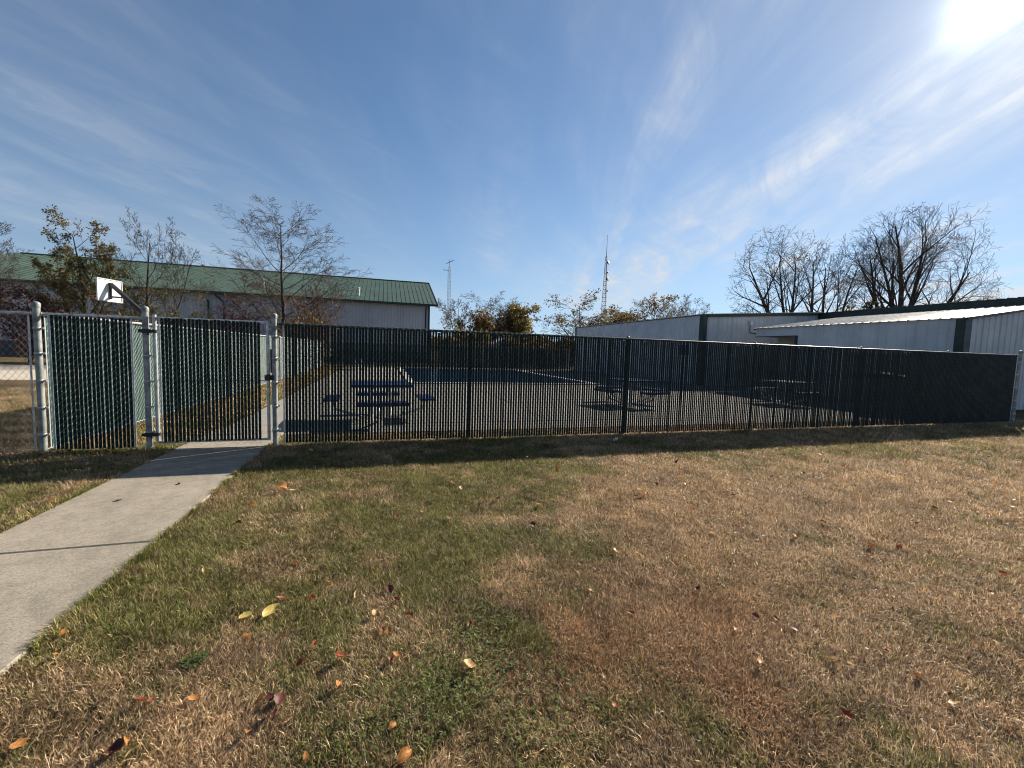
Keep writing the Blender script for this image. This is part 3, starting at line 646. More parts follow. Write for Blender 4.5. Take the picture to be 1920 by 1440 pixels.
def build_tree(name, label, loc, seed, stems, H, halfw, over=None, leaves=None, bk=bark, tw=twig_m, group=None, cat='tree', cx=None, env=None):
    """stems: list of (tilt deg, azimuth deg, length, radius, base dx, base dy)"""
    P = dict(BASE)
    if over: P.update(over)
    T = Tree(seed)
    for tilt, az, L, r_, bx, by in stems:
        d = Vector((math.sin(R(tilt))*math.cos(R(az)), math.sin(R(tilt))*math.sin(R(az)), math.cos(R(tilt))))
        T.grow(Vector((bx,by,-.1)), d, L, r_, 0, P)
    allp = np.array([tuple(q) for lv in T.polys.values() for pts, _ in lv for q in pts])
    sz = H/np.percentile(allp[:,2], 99.8); lo, hi = np.percentile(allp[:,0], .4), np.percentile(allp[:,0], 99.6)
    sx = 2*halfw/max(.1, hi-lo); sc = Vector((sx, sx, sz))
    root = empty(name, loc, 0, label=label, cat=cat, group=group)
    shift = 0.0 if cx is None else cx-(lo+hi)/2*sx
    mul = lambda v: Vector((v.x*sc.x+shift*max(0,v.z*sc.z/H), v.y*sc.y, v.z*sc.z))
    if env:                                        # prune to a rounded crown outline
        raw = mul; zc = env*H; cxx = cx or 0.0; g2 = random.Random(seed+9)
        def mul(v):
            q = raw(v); f = max(0, q.z/H); return Vector((cxx*f+(q.x-cxx*f)*1.16, q.y*1.16, q.z*1.10))
        def inside(q, lim):
            k = (q.x-cxx)/halfw; k2 = q.y/halfw; k3 = (q.z-zc)/(H-zc) if q.z > zc else .6*(zc-q.z)/zc
            return math.sqrt(k*k+k2*k2+k3*k3) < lim or q.z < .28*H
        for lv in T.polys:
            kept = []
            for pts, rs in T.polys[lv]:
                lim = g2.uniform(.90, 1.05); n_ = 0
                for q in pts:
                    if not inside(mul(q), lim): break
                    n_ += 1
                if n_ < 2: continue
                if n_ < len(pts): rs = [max(P['rmin'], r_*(1-.85*i/(n_-1))) for i, r_ in enumerate(rs[:n_])]
                kept.append((pts[:n_], rs[:n_]))
            T.polys[lv] = kept
    for lvls, nm, ns in (((0,),'trunk',8), ((1,),'limbs',6), ((2,),'branches',4)):
        mb = MB()
        for lv in lvls:
            for pts, rs in T.polys[lv]: mb.tube([mul(q) for q in pts], rs, ns, caps=False)
        if mb.v: mb.build(nm, bk if nm != 'branches' else tw, root, True, kind='stuff' if nm == 'branches' else None)
    A = []; B = []; ra = []; rb = []
    for lv in (3,4):
        for pts, rs in T.polys[lv]:
            q = [mul(x) for x in pts]
            for i in range(len(q)-1): A.append(tuple(q[i])); B.append(tuple(q[i+1])); ra.append(rs[i]); rb.append(rs[i+1])
    if A: link('twigs', segs_mesh('twigs', A, B, ra, rb, tw), root, kind='stuff')
    if leaves:
        tips = [mul(x) for x, _ in T.tips]; g = random.Random(seed+5)
        for nm, n, size, mtl, sel in leaves:
            cand = [x for x in tips if sel is None or sel(x, H)]
            if not cand: continue
            pts = []
            for _ in range(n):
                c = g.choice(cand); pts.append((c.x+g.gauss(0,size*.8), c.y+g.gauss(0,size*.8), c.z+g.gauss(0,size*.8)))
            link(nm, leaf_quads(nm, pts, size, mtl, seed), root, kind='stuff')
    return root
lf_olive = leaf_mat('olive_leaves', (.155,.145,.048), (.12,.085,.034))
lf_brown = leaf_mat('brown_leaves', (.22,.13,.055), (.11,.06,.028))
lf_yellow = leaf_mat('yellow_leaves', (.25,.20,.06), (.17,.12,.04))
lf_rust = leaf_mat('rust_leaves', (.20,.135,.055), (.13,.085,.035))
lf_red = leaf_mat('red_leaves', (.13,.035,.030), (.07,.022,.020))
low = lambda f: (lambda x, H: x.z < f*H)
high = lambda f: (lambda x, H: x.z > f*H)
# left group along the green-roofed hall
birch = dict(nch=[28,7,6,4,0], t0=[.17,.22,.2,.15,0], ang=[54,34,36,36,35], ratio=[.50,.5,.52,.6,.5], short=[.62,.4,.35,.3,0], wob=[.03,.06,.08,.10,.12], trop=[.01,.065,.03,.0,-.02], rmin=.0075, rr=[.36,.42,.45,.5,.5], seg=[.8,.6,.5,.45,.35])
build_tree('bare_tree', 'large bare tree with fine arching twigs standing before the green roof', (-6.9,33,0), 16, [(3,40,11,.17,0,0)], 10.9, 4.2, birch,
           leaves=[('leaves', 420, .12, lf_brown, low(.5)), ('upper_leaves', 90, .12, lf_brown, high(.5))], tw=twig_m)
build_tree('leafy_tree', 'tree still carrying olive leaves beside the white basketball backboard', (-17.6,33,0), 23, [(6,180,9,.15,0,0),(22,170,7,.09,0,0),(16,10,7.4,.09,0,0)], 8.9, 2.6,
           dict(nch=[12,6,5,4,0], t0=[.2,.25,.2,.15,0], wob=[.04,.08,.1,.12,.14], rmin=.008, rr=[.4,.42,.45,.5,.5]), leaves=[('leaves', 8500, .115, lf_olive, high(.3))])
build_tree('bare_tree', 'bare forked tree right of the backboard with thin grey twigs', (-14.5,33,0), 31, [(6,200,9,.13,0,0),(28,5,8,.10,.1,0)], 9.6, 2.9,
           dict(nch=[11,7,6,4,0], t0=[.3,.22,.2,.15,0], wob=[.04,.07,.09,.11,.12], rmin=.0075, rr=[.42,.42,.45,.5,.5], ratio=[.52,.52,.52,.55,.5]), leaves=[('leaves', 700, .15, lf_olive, low(.5))])
build_tree('bare_tree', 'bare tree cut by the left edge of the picture', (-22.6,33,0), 37, [(4,90,9,.15,0,0)], 8.9, 2.6, birch, leaves=[('leaves', 200, .15, lf_brown, low(.5))])
shr = dict(nch=[8,5,5,0,0], max=3, t0=[.15,.2,.2,.15,0], ratio=[.5,.5,.5,.5,.5], seg=[.4,.4,.3,.25,.2], rmin=.010)
def stems(n, tilt, L, r_, seed):
    g = random.Random(seed); return [(g.uniform(4,tilt), g.uniform(0,360), L*g.uniform(.7,1.1), r_, g.gauss(0,.15), g.gauss(0,.15)) for _ in range(n)]
build_tree('shrub', 'dark red leafy shrub behind the bare chain-link fence', (-20.0,32.2,0), 41, stems(9,40,4,.035,1), 4.5, 1.9, shr, leaves=[('leaves', 1700, .14, lf_red, None)], tw=twig_red, cat='shrub')
build_tree('shrub', 'brown leafy shrub at the foot of the large bare tree', (-5.6,31.8,0), 43, stems(9,38,5,.035,2), 4.8, 2.2, shr, leaves=[('leaves', 800, .13, lf_brown, None), ('yellow_leaves', 420, .15, lf_yellow, low(.8))], tw=twig_red, cat='shrub')
build_tree('sapling', 'slender multi-stemmed bare sapling right of the large bare tree', (-4.2,33.4,0), 47, stems(6,26,6.5,.05,3), 7.0, 1.7, shr, leaves=[('leaves', 60, .16, lf_rust, None)], tw=twig_red, cat='tree')
build_tree('shrub', 'reddish twiggy shrub below the two dark downspouts', (-9.4,32.4,0), 53, stems(8,38,4,.03,4), 4.6, 2.0, shr, leaves=[('leaves', 380, .14, lf_red, None)], tw=twig_red, cat='shrub')
build_tree('shrub', 'olive leafy shrub below the backboard', (-15.6,31.8,0), 59, stems(9,40,4.4,.035,5), 4.9, 2.6, shr, leaves=[('leaves', 2200, .16, lf_olive, None)], cat='shrub')
# centre group far behind the pool yard
rnd = dict(nch=[8,6,5,4,0], t0=[.28,.22,.2,.15,0], ang=[42,40,42,40,35], wob=[.05,.08,.10,.13,.15], ratio=[.5,.52,.52,.55,.5], rmin=.014, rr=[.42,.42,.45,.5,.5], seg=[1.,.8,.7,.6,.5])
build_tree('far_tree', 'small bare tree beside the thin antenna mast', (9.6,55,0), 61, stems(3,22,7.6,.13,6), 7.9, 2.6, rnd, leaves=[('leaves', 350, .3, lf_yellow, low(.6))])
build_tree('shrub', 'dense dark brown shrub between two far trees', (11.9,52.5,0), 67, stems(9,42,6,.06,7), 6.4, 2.3, dict(shr, rmin=.02), leaves=[('leaves', 3600, .30, lf_rust, None)], cat='shrub')
build_tree('far_tree', 'round far tree half bare with yellow leaves on its right side', (15.6,55,0), 71, stems(6,30,9,.15,8), 9.6, 4.6, dict(rnd, nch=[8,6,5,4,0]),
           leaves=[('leaves', 2600, .33, lf_yellow, lambda x, H: x.x > .8 and x.z < .8*H), ('inner_leaves', 1100, .3, lf_olive, low(.7))], bk=bark2)
build_tree('far_tree', 'wide dark-limbed far tree with sparse rusty leaves under the tall mast', (30.0,60,0), 73, stems(5,38,10,.22,9), 10.6, 6.0, rnd, leaves=[('leaves', 1500, .30, lf_rust, high(.55))])
build_tree('far_tree', 'far tree thick with brown leaves right of the tall mast', (38.2,60,0), 79, stems(6,34,10,.18,10), 10.8, 4.6, rnd, leaves=[('leaves', 3600, .34, lf_rust, None)])
build_tree('far_tree', 'bare pale far tree just left of the white building corner', (44.0,60,0), 83, stems(5,30,10,.17,11), 11.2, 4.2, rnd, bk=bark2, tw=bark2, leaves=[('leaves', 260, .28, lf_brown, None)])
build_tree('far_tree', 'bare grey far tree above the white building corner', (50.0,60,0), 89, stems(5,34,10.5,.18,12), 12.0, 4.8, rnd, bk=bark2, tw=bark2)
def hedge(name, label, x0, x1, y, depth, h0, h1, n, size, mats, seed, cat, kind=None):
    g = np.random.default_rng(seed); root = empty(name, (0,0,0), label=label, cat=cat, kind=kind) if kind is None else None
    x = g.uniform(x0, x1, n); top = h0+(h1-h0)*(.55*np.sin(x*.9+seed)*.5+.5*g.random(n)+.3*np.sin(x*2.3+1))
    z = np.abs(top)*g.random(n)**.7; yy = y+g.normal(0, depth, n)
    pts = np.stack([x, yy, z], 1); k = len(mats)
    for i, m_ in enumerate(mats):
        sel = (np.floor(x*.35+np.sin(x)+g.normal(0,.35,n)).astype(int) % k) == i
        if sel.any(): link('foliage' if kind is None else name, leaf_quads('foliage', pts[sel], size, m_, seed+i), root, kind='stuff', label=None if kind is None else label, cat=None if kind is None else cat)
    if kind is None:
        A = []; B = []
        for sx in np.arange(x0+.4, x1, .8):
            A.append((sx, y, 0)); B.append((sx+g.normal(0,.2), y+g.normal(0,.2), h0*.8))
        link('stems', segs_mesh('stems', A, B, .03, .015, bark), root, kind='stuff')
hedge('hedge', 'brown and olive hedge row beyond the far slatted fence', 4.6, 15.8, 38.2, .45, 2.1, 2.7, 9000, .20, [lf_olive, lf_rust], 3, 'hedge')
hedge('scrub', 'yellowish scrub right of the green-roofed hall', 6.2, 26.0, 50.0, .8, 2.9, 4.2, 9000, .34, [lf_yellow, lf_rust, lf_olive], 5, 'shrub')
hedge('distant_wood', 'far-off belt of autumn trees along the horizon', -260, 520, 330, 12, 7, 12, 14000, 3.2, [lf_rust, lf_olive, lf_brown], 7, 'wood', kind='stuff')
# big trees behind the white building
big = dict(nch=[8,7,5,5,0], t0=[.34,.25,.2,.15,0], ang=[40,40,42,44,35], ratio=[.58,.55,.5,.5,.5], short=[.40,.35,.3,.3,0], wob=[.045,.075,.10,.13,.14], trop=[.006,.012,.01,.01,0], rmin=.011, seg=[1.4,1.1,.9,.6,.4], taper=[.86,.86,.8,.6,.5], rr=[.60,.50,.45,.5,.5])
build_tree('bare_tree', 'bare double-stemmed tree leftmost behind the white building', (43.0,36,0), 97, [(24,180,15,.34,-.3,0),(4,150,15,.28,.5,.2),(15,190,15,.24,0,.4)], 15.8, 5.0, big, cx=-3.2, env=.55)
build_tree('bare_tree', 'bare tree with slanting stems between the two larger trees', (47.5,37,0), 101, [(8,185,16,.28,-1.2,0),(17,10,17,.28,.8,0),(32,-5,17,.24,1.5,.2)], 16.6, 5.4, big, cx=1.4, env=.55)
build_tree('bare_tree', 'largest bare tree with a wide fan of limbs behind the white building', (60.0,36,0), 103, [(3,170,20,.46,0,0),(36,182,17,.38,-.3,0),(20,8,20,.40,.3,0),(40,355,19,.40,.5,0),(14,160,19,.30,-.2,.3),(28,40,18,.30,.2,.4)], 20.4, 10.6, dict(big, nch=[9,7,6,5,0]), cx=1.2, env=.5)
build_tree('shrub', 'small dark evergreen tip peeping over the white roof', (52.5,36,0), 107, stems(7,24,8,.07,13), 8.9, 1.6, dict(shr, rmin=.02), leaves=[('leaves', 1500, .35, lf_olive, None)], cat='shrub')
build_tree('bare_tree', 'low bare treetop at the far right above the roof', (70.5,36,0), 109, stems(5,40,11,.14,14), 10.6, 3.4, dict(rnd, nch=[7,5,4,3,0]))

# ------------------------------------------------------------------ lawn blades
def vnoise(x, y, seed):
    xi = np.floor(x).astype(int); yi = np.floor(y).astype(int); fx = x-xi; fy = y-yi
    fx = fx*fx*(3-2*fx); fy = fy*fy*(3-2*fy)
    h = lambda a, b: (np.sin(a*127.1+b*311.7+seed*74.7)*43758.5453) % 1.0
    return (h(xi,yi)*(1-fx)+h(xi+1,yi)*fx)*(1-fy)+(h(xi,yi+1)*(1-fx)+h(xi+1,yi+1)*fx)*fy
def fbm(x, y, seed, o=4):
    s = 0; a = .5
    for i in range(o): s = s+a*vnoise(x*2**i, y*2**i, seed+i); a *= .5
    return s/(1-.5**o)
GREEN = [(-.46,4.07,.9),(-.06,2.84,.5),(-.73,3.66,.7),(.48,4.86,.9),(-1.09,3.74,.5),(-.11,2.44,.45),(4.65,5.45,.9),(6.94,5.07,.8),(8.42,4.7,.8),(-.31,1.72,.3),(1.59,2.76,.35),(.83,1.52,.25),(.73,3.14,.5),(-1.11,2.79,.45),(.37,1.85,.3),(.55,2.15,.3),(2.2,5.0,.6),(-3.4,5.2,1.0),(1.2,5.9,1.2),(11,5.4,1.2),(-1.2,5.6,.6)]
BROWN = [(.01,3.12,.28),(-1.09,4.2,.35),(1.45,1.81,.5),(.82,1.78,.22),(3.01,2.82,1.2),(5.29,2.98,1.6),(-1.02,2.09,.35),(-.62,2.08,.3),(.97,2.59,.3),(1.07,2.0,.35),(2.39,1.82,.8),(2.06,2.19,.6),(3.4,4.3,.8),(-.5,1.6,.3),(7,3.2,1.5),(2.2,3.7,.6)]
RED = [(1.12,1.98,.42),(.82,1.75,.2),(1.5,1.4,.3),(1.9,2.0,.3)]
def blob(x, y, L):
    s = 0
    for a, b, r_ in L: s = s+np.exp(-((x-a)**2+(y-b)**2)/(r_*r_))
    return s
def greenness(x, y):
    g = .385+.9*(fbm(x*1.3,y*1.3,3)-.5)+1.35*(fbm(x*4.0,y*4.0,9,4)-.5)+.36*np.minimum(1.1, blob(x,y,GREEN))-.30*np.minimum(1.1, blob(x,y,BROWN))
    return g+.05*np.clip((1.2-x)/1.5, 0, 1)-.13*np.clip((x-1.5)/3, 0, 1)
def lawn(name, x, y, label, len_mul=1.0, seed=1, wide=1.0, bias=(0,0), parent=None):
    g = np.random.default_rng(seed); n = len(x)
    gr = greenness(x, y)+g.normal(0,.20,n); red = np.clip(blob(x,y,RED), 0, 1)
    dist = np.hypot(x, y)
    Lb = g.uniform(.016,.050,n)*len_mul*(.55+.95*fbm(x*5,y*5,21,3)); Wd = g.uniform(.0012,.0026,n)*wide*(1+np.clip((dist-2.5)/6.0,0,1.3))
    isg = gr > .5
    lean = np.where(isg, g.uniform(.15,1.0,n), g.uniform(.55,1.45,n))
    th = g.uniform(0, 2*np.pi, n)
    swirl = 2*np.pi*fbm(x*.9, y*.9, 33, 2)*1.6
    th = np.where(g.random(n) < .55, swirl+g.normal(0,.55,n), th)
    dx, dy = np.cos(th), np.sin(th); sx, sy = -dy, dx
    twist = g.normal(0,.6,n); sz_ = np.sin(twist)*.7
    base = np.stack([x, y, np.full(n,-.004)], 1)
    side = np.stack([sx*np.cos(twist), sy*np.cos(twist), sz_], 1)*Wd[:, None]
    h1 = np.stack([dx*np.sin(lean*.6), dy*np.sin(lean*.6), np.cos(lean*.6)], 1)*(Lb*.5)[:, None]
    l2 = lean+g.uniform(.0,.45,n)
    h2 = h1+np.stack([dx*np.sin(l2), dy*np.sin(l2), np.cos(l2)], 1)*(Lb*.55)[:, None]
    h2[:, 2] = np.maximum(h2[:, 2], .006)
    V = np.stack([base-side, base+side, base+h1-side*.85, base+h1+side*.85, base+h2], 1)
    lush = np.array([.100,.135,.030]); yel = np.array([.30,.265,.085]); tan = np.array([.53,.325,.165]); straw = np.array([.82,.62,.39]); rust = np.array([.33,.165,.075])
    k = (g.random(n)**1.2)[:, None]
    cg = lush*(1-k)+yel*k; cb_ = tan*(1-k)+straw*k
    cb_ = cb_*(1-red[:, None]*.75)+rust*(.75*red[:, None])
    cb_ = np.where(g.random((n,1)) < .26, rust*.8, cb_)
    mixf = np.clip((gr-.36)/.28, 0, 1)[:, None]
    c = cb_*(1-mixf)+cg*mixf; c *= (.38+1.35*g.random((n,1))**1.5)*(.70+.6*fbm(x*7,y*7,41,2))[:, None]
    cc_ = np.repeat(c[:, None], 5, 1)
    idx = np.arange(n)[:, None]*5
    q = np.concatenate([idx+np.array([[0,1,3,2]]), idx+np.array([[2,3,4]])], 1)
    return link(name, np_mesh(name, V.reshape(-1,3), q.reshape(-1), np.tile([4,3], n), GR_M, color=cc_.reshape(-1,3)), kind='stuff', label=label, cat='grass')
GR_M = leaf_mat('grass_blades', None, attr=True, trans=.38, rough=.42)
n = 330000
th = rng.uniform(R(-52), R(86), n); u_ = rng.random(n)
R0, R1, RM = .75, 19.0, 2.6             # radial density: even near, thinning with distance
a1 = (RM**2-R0**2)/2; e_ = .62; a2 = RM**(2-e_)*(R1**e_-RM**e_)/e_
near = u_ < a1/(a1+a2)
v_ = rng.random(n)
rad = np.where(near, np.sqrt(R0**2+v_*(RM**2-R0**2)), (RM**e_+v_*(R1**e_-RM**e_))**(1/e_))
gx_, gy_ = rad*np.sin(th), rad*np.cos(th)
on_path = (gx_ > PX0-.0) & (gx_ < PX1+.0)
edge_fade = rng.random(n)
ok = (~on_path) & (gy_ < np.where(gx_ < XC-.02, 18.7, FY+.75)) & (gy_ > -1.2)
lawn('lawn_grass', gx_[ok], gy_[ok], 'short patchy green and straw-coloured grass of the front lawn', seed=4)
# dense short turf: small tufts scattered by geometry nodes
TUFT_M = bpy.data.materials.new('turf_tufts'); TUFT_M.use_nodes = True; t = TUFT_M.node_tree; P = t.nodes['Principled BSDF']
P.inputs['Roughness'].default_value = .5; P.inputs['Specular IOR Level'].default_value = .25
at_ = N(t, 'ShaderNodeAttribute', attribute_name='tint', attribute_type='INSTANCER'); av = N(t, 'ShaderNodeAttribute', attribute_name='vary')
sv = N(t, 'ShaderNodeSeparateColor'); LK(t, av.outputs['Color'], sv.inputs[0])
vs = N(t, 'ShaderNodeVectorMath', operation='SCALE'); LK(t, at_.outputs['Color'], vs.inputs[0]); LK(t, math_n(t, 'MULTIPLY', sv.outputs[0], 1.9), vs.inputs['Scale'])
cs = mixc(t, sv.outputs[1], vs.outputs[0], (.74,.56,.35)); cs = mixc(t, sv.outputs[2], cs, (.22,.11,.055))
LK(t, cs, P.inputs['Base Color']); T_ = N(t, 'ShaderNodeBsdfTranslucent'); LK(t, cs, T_.inputs[0])
mx = N(t, 'ShaderNodeMixShader', inp={0: .36}); LK(t, P.outputs[0], mx.inputs[1]); LK(t, T_.outputs[0], mx.inputs[2]); LK(t, mx.outputs[0], t.nodes['Material Output'].inputs[0])
tcol = bpy.data.collections.new('tuft_sources')
for v in range(9):
    g = np.random.default_rng(300+v); nb_l = 13; q = .034*np.sqrt(g.random(nb_l)); a_ = g.uniform(0, 6.283, nb_l)
    x, y = q*np.cos(a_), q*np.sin(a_); L_ = g.uniform(.018,.046,nb_l); w_b = g.uniform(.0008,.0018,nb_l)
    th = g.uniform(0,6.283)+g.normal(0,.9,nb_l); le = g.uniform(.35,1.45,nb_l); l2 = le+g.uniform(-.2,.5,nb_l); tw = g.normal(0,.5,nb_l)
    d = np.stack([np.cos(th), np.sin(th)], 1); sd = np.stack([-d[:,1]*np.cos(tw), d[:,0]*np.cos(tw), np.sin(tw)*.7], 1)*w_b[:,None]
    b0 = np.stack([x, y, np.full(nb_l,-.004)], 1)
    h1 = np.stack([d[:,0]*np.sin(le*.6), d[:,1]*np.sin(le*.6), np.cos(le*.6)], 1)*(L_*.5)[:,None]
    h2 = h1+np.stack([d[:,0]*np.sin(l2), d[:,1]*np.sin(l2), np.cos(l2)], 1)*(L_*.55)[:,None]; h2[:,2] = np.maximum(h2[:,2], .005)
    V = np.stack([b0-sd, b0+sd, b0+h1-sd*.85, b0+h1+sd*.85, b0+h2], 1).reshape(-1,3); ix = np.arange(nb_l)[:,None]*5
    me = np_mesh('tuft', V, np.concatenate([ix+np.array([[0,1,3,2]]), ix+np.array([[2,3,4]])], 1).reshape(-1), np.tile([4,3], nb_l), TUFT_M)
    va = np.zeros((nb_l,4), np.float32); va[:,0] = .12+.85*g.random(nb_l)**1.5; va[:,1] = np.where(g.random(nb_l) < .16, g.uniform(.3,.9,nb_l), 0); va[:,2] = np.where(g.random(nb_l) < .12, .7, 0); va[:,3] = 1
    me.color_attributes.new('vary', 'FLOAT_COLOR', 'POINT').data.foreach_set('color', np.repeat(va, 5, 0).ravel())
    tcol.objects.link(bpy.data.objects.new('tuft', me))
n = 260000
th = rng.uniform(R(-52), R(86), n); u_ = rng.random(n); v_ = rng.random(n); e2 = .8; RM2 = 2.3
a1 = (RM2**2-R0**2)/2; a2 = RM2**(2-e2)*(R1**e2-RM2**e2)/e2; near = u_ < a1/(a1+a2)
rad = np.where(near, np.sqrt(R0**2+v_*(RM2**2-R0**2)), (RM2**e2+v_*(R1**e2-RM2**e2))**(1/e2))
x, y = rad*np.sin(th), rad*np.cos(th)
ok = ~((x > PX0-.015) & (x < PX1+.015)) & (y < np.where(x < XC-.02, 18.7, FY+.75)) & (y > -1.2); x, y, rad = x[ok], y[ok], rad[ok]; n = len(x)
g = np.random.default_rng(77); gr = greenness(x, y)+g.normal(0,.20,n)+.25*(fbm(x*9,y*9,83,2)-.5); red = np.clip(blob(x,y,RED),0,1)[:,None]; k = g.random((n,1))
cg = np.array([.085,.118,.028])*(1-k)+np.array([.24,.22,.072])*k; cb_ = np.array([.33,.21,.115])*(1-k)+np.array([.62,.475,.30])*k
cb_ = cb_*(1-.6*red)+np.array([.30,.15,.07])*.6*red; mf = np.clip((gr-.34)/.30,0,1)[:,None]; tint = cb_*(1-mf)+cg*mf
tint *= (.30+1.12*fbm(x*5,y*5,61,4))[:,None]
pm = bpy.data.meshes.new('turf_points'); pm.vertices.add(n); pm.vertices.foreach_set('co', np.stack([x,y,np.zeros(n)],1).astype(np.float32).ravel())
tc4 = np.ones((n,4), np.float32); tc4[:,:3] = tint
pm.attributes.new('tint','FLOAT_COLOR','POINT').data.foreach_set('color', tc4.ravel())
pm.attributes.new('size','FLOAT','POINT').data.foreach_set('value', (g.uniform(.7,1.25,n)*(.75+.6*fbm(x*3,y*3,71,2))*(1+np.clip((rad-2.5)/9,0,.9))).astype(np.float32))
pm.attributes.new('spin','FLOAT','POINT').data.foreach_set('value', (2*np.pi*fbm(x*.9,y*.9,33,2)*1.6+g.normal(0,1.1,n)).astype(np.float32))
pm.attributes.new('kind_index','INT','POINT').data.foreach_set('value', g.integers(0,9,n).astype(np.int32))
turf = link('turf', pm, label='dense short turf of mixed green and dry blades covering the front lawn', cat='grass', kind='stuff')
ng_ = bpy.data.node_groups.new('scatter_tufts', 'GeometryNodeTree')
ng_.interface.new_socket('Geometry', in_out='INPUT', socket_type='NodeSocketGeometry'); ng_.interface.new_socket('Geometry', in_out='OUTPUT', socket_type='NodeSocketGeometry')
gi = ng_.nodes.new('NodeGroupInput'); go = ng_.nodes.new('NodeGroupOutput'); ip = ng_.nodes.new('GeometryNodeInstanceOnPoints'); ci = ng_.nodes.new('GeometryNodeCollectionInfo')
ci.inputs['Collection'].default_value = tcol; ci.inputs['Separate Children'].default_value = True; ci.inputs['Reset Children'].default_value = True; ip.inputs['Pick Instance'].default_value = True
def na(name, ty):
    a_ = ng_.nodes.new('GeometryNodeInputNamedAttribute'); a_.data_type = ty; a_.inputs['Name'].default_value = name; return a_.outputs['Attribute']
cx_ = ng_.nodes.new('ShaderNodeCombineXYZ'); ng_.links.new(na('spin','FLOAT'), cx_.inputs[2])
for a_, b_ in ((gi.outputs[0], ip.inputs['Points']), (ci.outputs[0], ip.inputs['Instance']), (na('kind_index','INT'), ip.inputs['Instance Index']), (cx_.outputs[0], ip.inputs['Rotation']), (na('size','FLOAT'), ip.inputs['Scale']), (ip.outputs[0], go.inputs[0])): ng_.links.new(a_, b_)
turf.modifiers.new('scatter_tufts', 'NODES').node_group = ng_
# longer tufts creeping over the path edges and along the fence foot
n = 15000
ex = np.where(rng.random(n) < .6, PX1+np.abs(rng.normal(0,.03,n))-.012, PX0-np.abs(rng.normal(0,.03,n))+.010); ey = rng.uniform(.8, FY-.05, n)
keep = vnoise(ey*3.0, ex*0+3.3, 5) > .25
lawn('edge_grass', ex[keep], ey[keep], 'ragged grass fringe creeping over the edges of the concrete path', 1.35, 5)
n = 16000
fx = rng.uniform(XC-3, XE+2, n); fy_ = FY+rng.normal(0,.06,n); keep = ~((fx > PX0) & (fx < PX1)); keep &= vnoise(fx*2.2, fx*0+1.1, 8) > .2
lawn('fence_foot_grass', fx[keep], fy_[keep], 'taller unmown grass along the foot of the slatted fence', 1.7, 6)
# verge along the inner left fence
n = 26000
vx = rng.uniform(XC+.05, -2.75, n); vy = FY+.1+rng.random(n)**1.6*22
lawn('verge_grass', vx, vy, 'grass verge between the pool deck and the left slatted fence', 1.3, 8, wide=1.6)
# clover
def clover(cx, cy, r_, n, seed):
    g = np.random.default_rng(seed); a = g.uniform(0, 2*np.pi, n); q = r_*np.sqrt(g.random(n)); x = cx+q*np.cos(a); y = cy+q*np.sin(a)
    z = g.uniform(.012,.038,n); s = g.uniform(.006,.011,n); V = []; F = []
    for i in range(n):
        t0 = g.uniform(0, 6.28)
        for k in range(3):
            t = t0+k*2.094; d = np.array([np.cos(t), np.sin(t), g.normal(0,.25)]); w = np.array([-np.sin(t), np.cos(t), g.normal(0,.25)]); c = np.array([x[i],y[i],z[i]])
            V += [c, c+d*s[i]*.8+w*s[i]*.55, c+d*s[i]*1.5, c+d*s[i]*.8-w*s[i]*.55]
    return np.array(V)
CLV = [(.37,1.89,.24,300),(.18,1.69,.18,170),(.51,2.16,.2,150),(-.84,2.22,.06,110),(.62,1.62,.24,160),(-.1,1.60,.22,120),(.9,2.45,.2,70)]
Vc = np.concatenate([clover(*c, 50+i) for i, c in enumerate(CLV)])
clm = leaf_mat('clover_leaves', (.115,.135,.035), (.065,.085,.025), vscale=8)
link('clover', np_mesh('clover', Vc, np.arange(len(Vc)), np.full(len(Vc)//4,4), clm), kind='stuff', label='low clover patches with small round green leaves in the lawn', cat='clover')

# ------------------------------------------------------------------ fallen leaves
def leaf_mesh(name, seed, mtl, aspect=.6, lobes=0):
    g = random.Random(seed); n = 9; V = []; F = []
    curl = g.uniform(.25,.9)*(1 if g.random() < .75 else -1); cup = g.uniform(.2,.9); tw = g.uniform(-.6,.6)
    for i in range(n):
        t = i/(n-1); wv = math.sin(math.pi*min(1, t**.75))**.8*aspect*.5*(1+.25*math.sin(lobes*t*6.28+g.uniform(0,1))*(1 if lobes else 0))*g.uniform(.88,1.1)+.004
        x = t-.5; z = curl*(x*x)*.9
        for j in (-1,-.5,0,.5,1):
            yy = wv*j; zz = z+cup*abs(j)**1.6*wv*.9+tw*x*yy*1.5+g.gauss(0,.008)
            V.append((x, yy, zz))
    for i in range(n-1):
        for j in range(4): F.append((i*5+j, i*5+j+1, i*5+6+j, i*5+5+j))
    b0 = len(V); V += [(-.5,-.012,V[2][2]),(-.5,.012,V[2][2]),(-.78,.006,V[2][2]+.05),(-.78,-.006,V[2][2]+.05)]; F.append((b0,b0+1,b0+2,b0+3))
    zmin = min(v[2] for v in V); V = [(x,y,z-zmin) for x,y,z in V]
    me = bpy.data.meshes.new(name); me.from_pydata(V, [], F); me.polygons.foreach_set('use_smooth',[True]*len(F)); me.materials.append(mtl); return me
LC = dict(y=('pale yellow',(.62,.50,.17),(.48,.36,.10)), o=('orange tan',(.46,.21,.06),(.28,.115,.035)), t=('light tan',(.56,.38,.19),(.40,.25,.11)),
          r=('red brown',(.30,.075,.030),(.17,.045,.022)), dr=('dark maroon',(.11,.028,.022),(.06,.02,.016)), w=('whitish',(.70,.66,.58),(.55,.5,.42)))
LV = {}
for k, (nm, a, b_) in LC.items():
    mt = leaf_mat('fallen_leaf_'+nm.replace(' ','_'), a, b_, trans=.3, vscale=6, rough=.5)
    LV[k] = [leaf_mesh('fallen_leaf', 100+hash_*13+ord(k[0]), mt, .45+.09*hash_, 2 if hash_ % 2 else 0) for hash_ in range(5)]
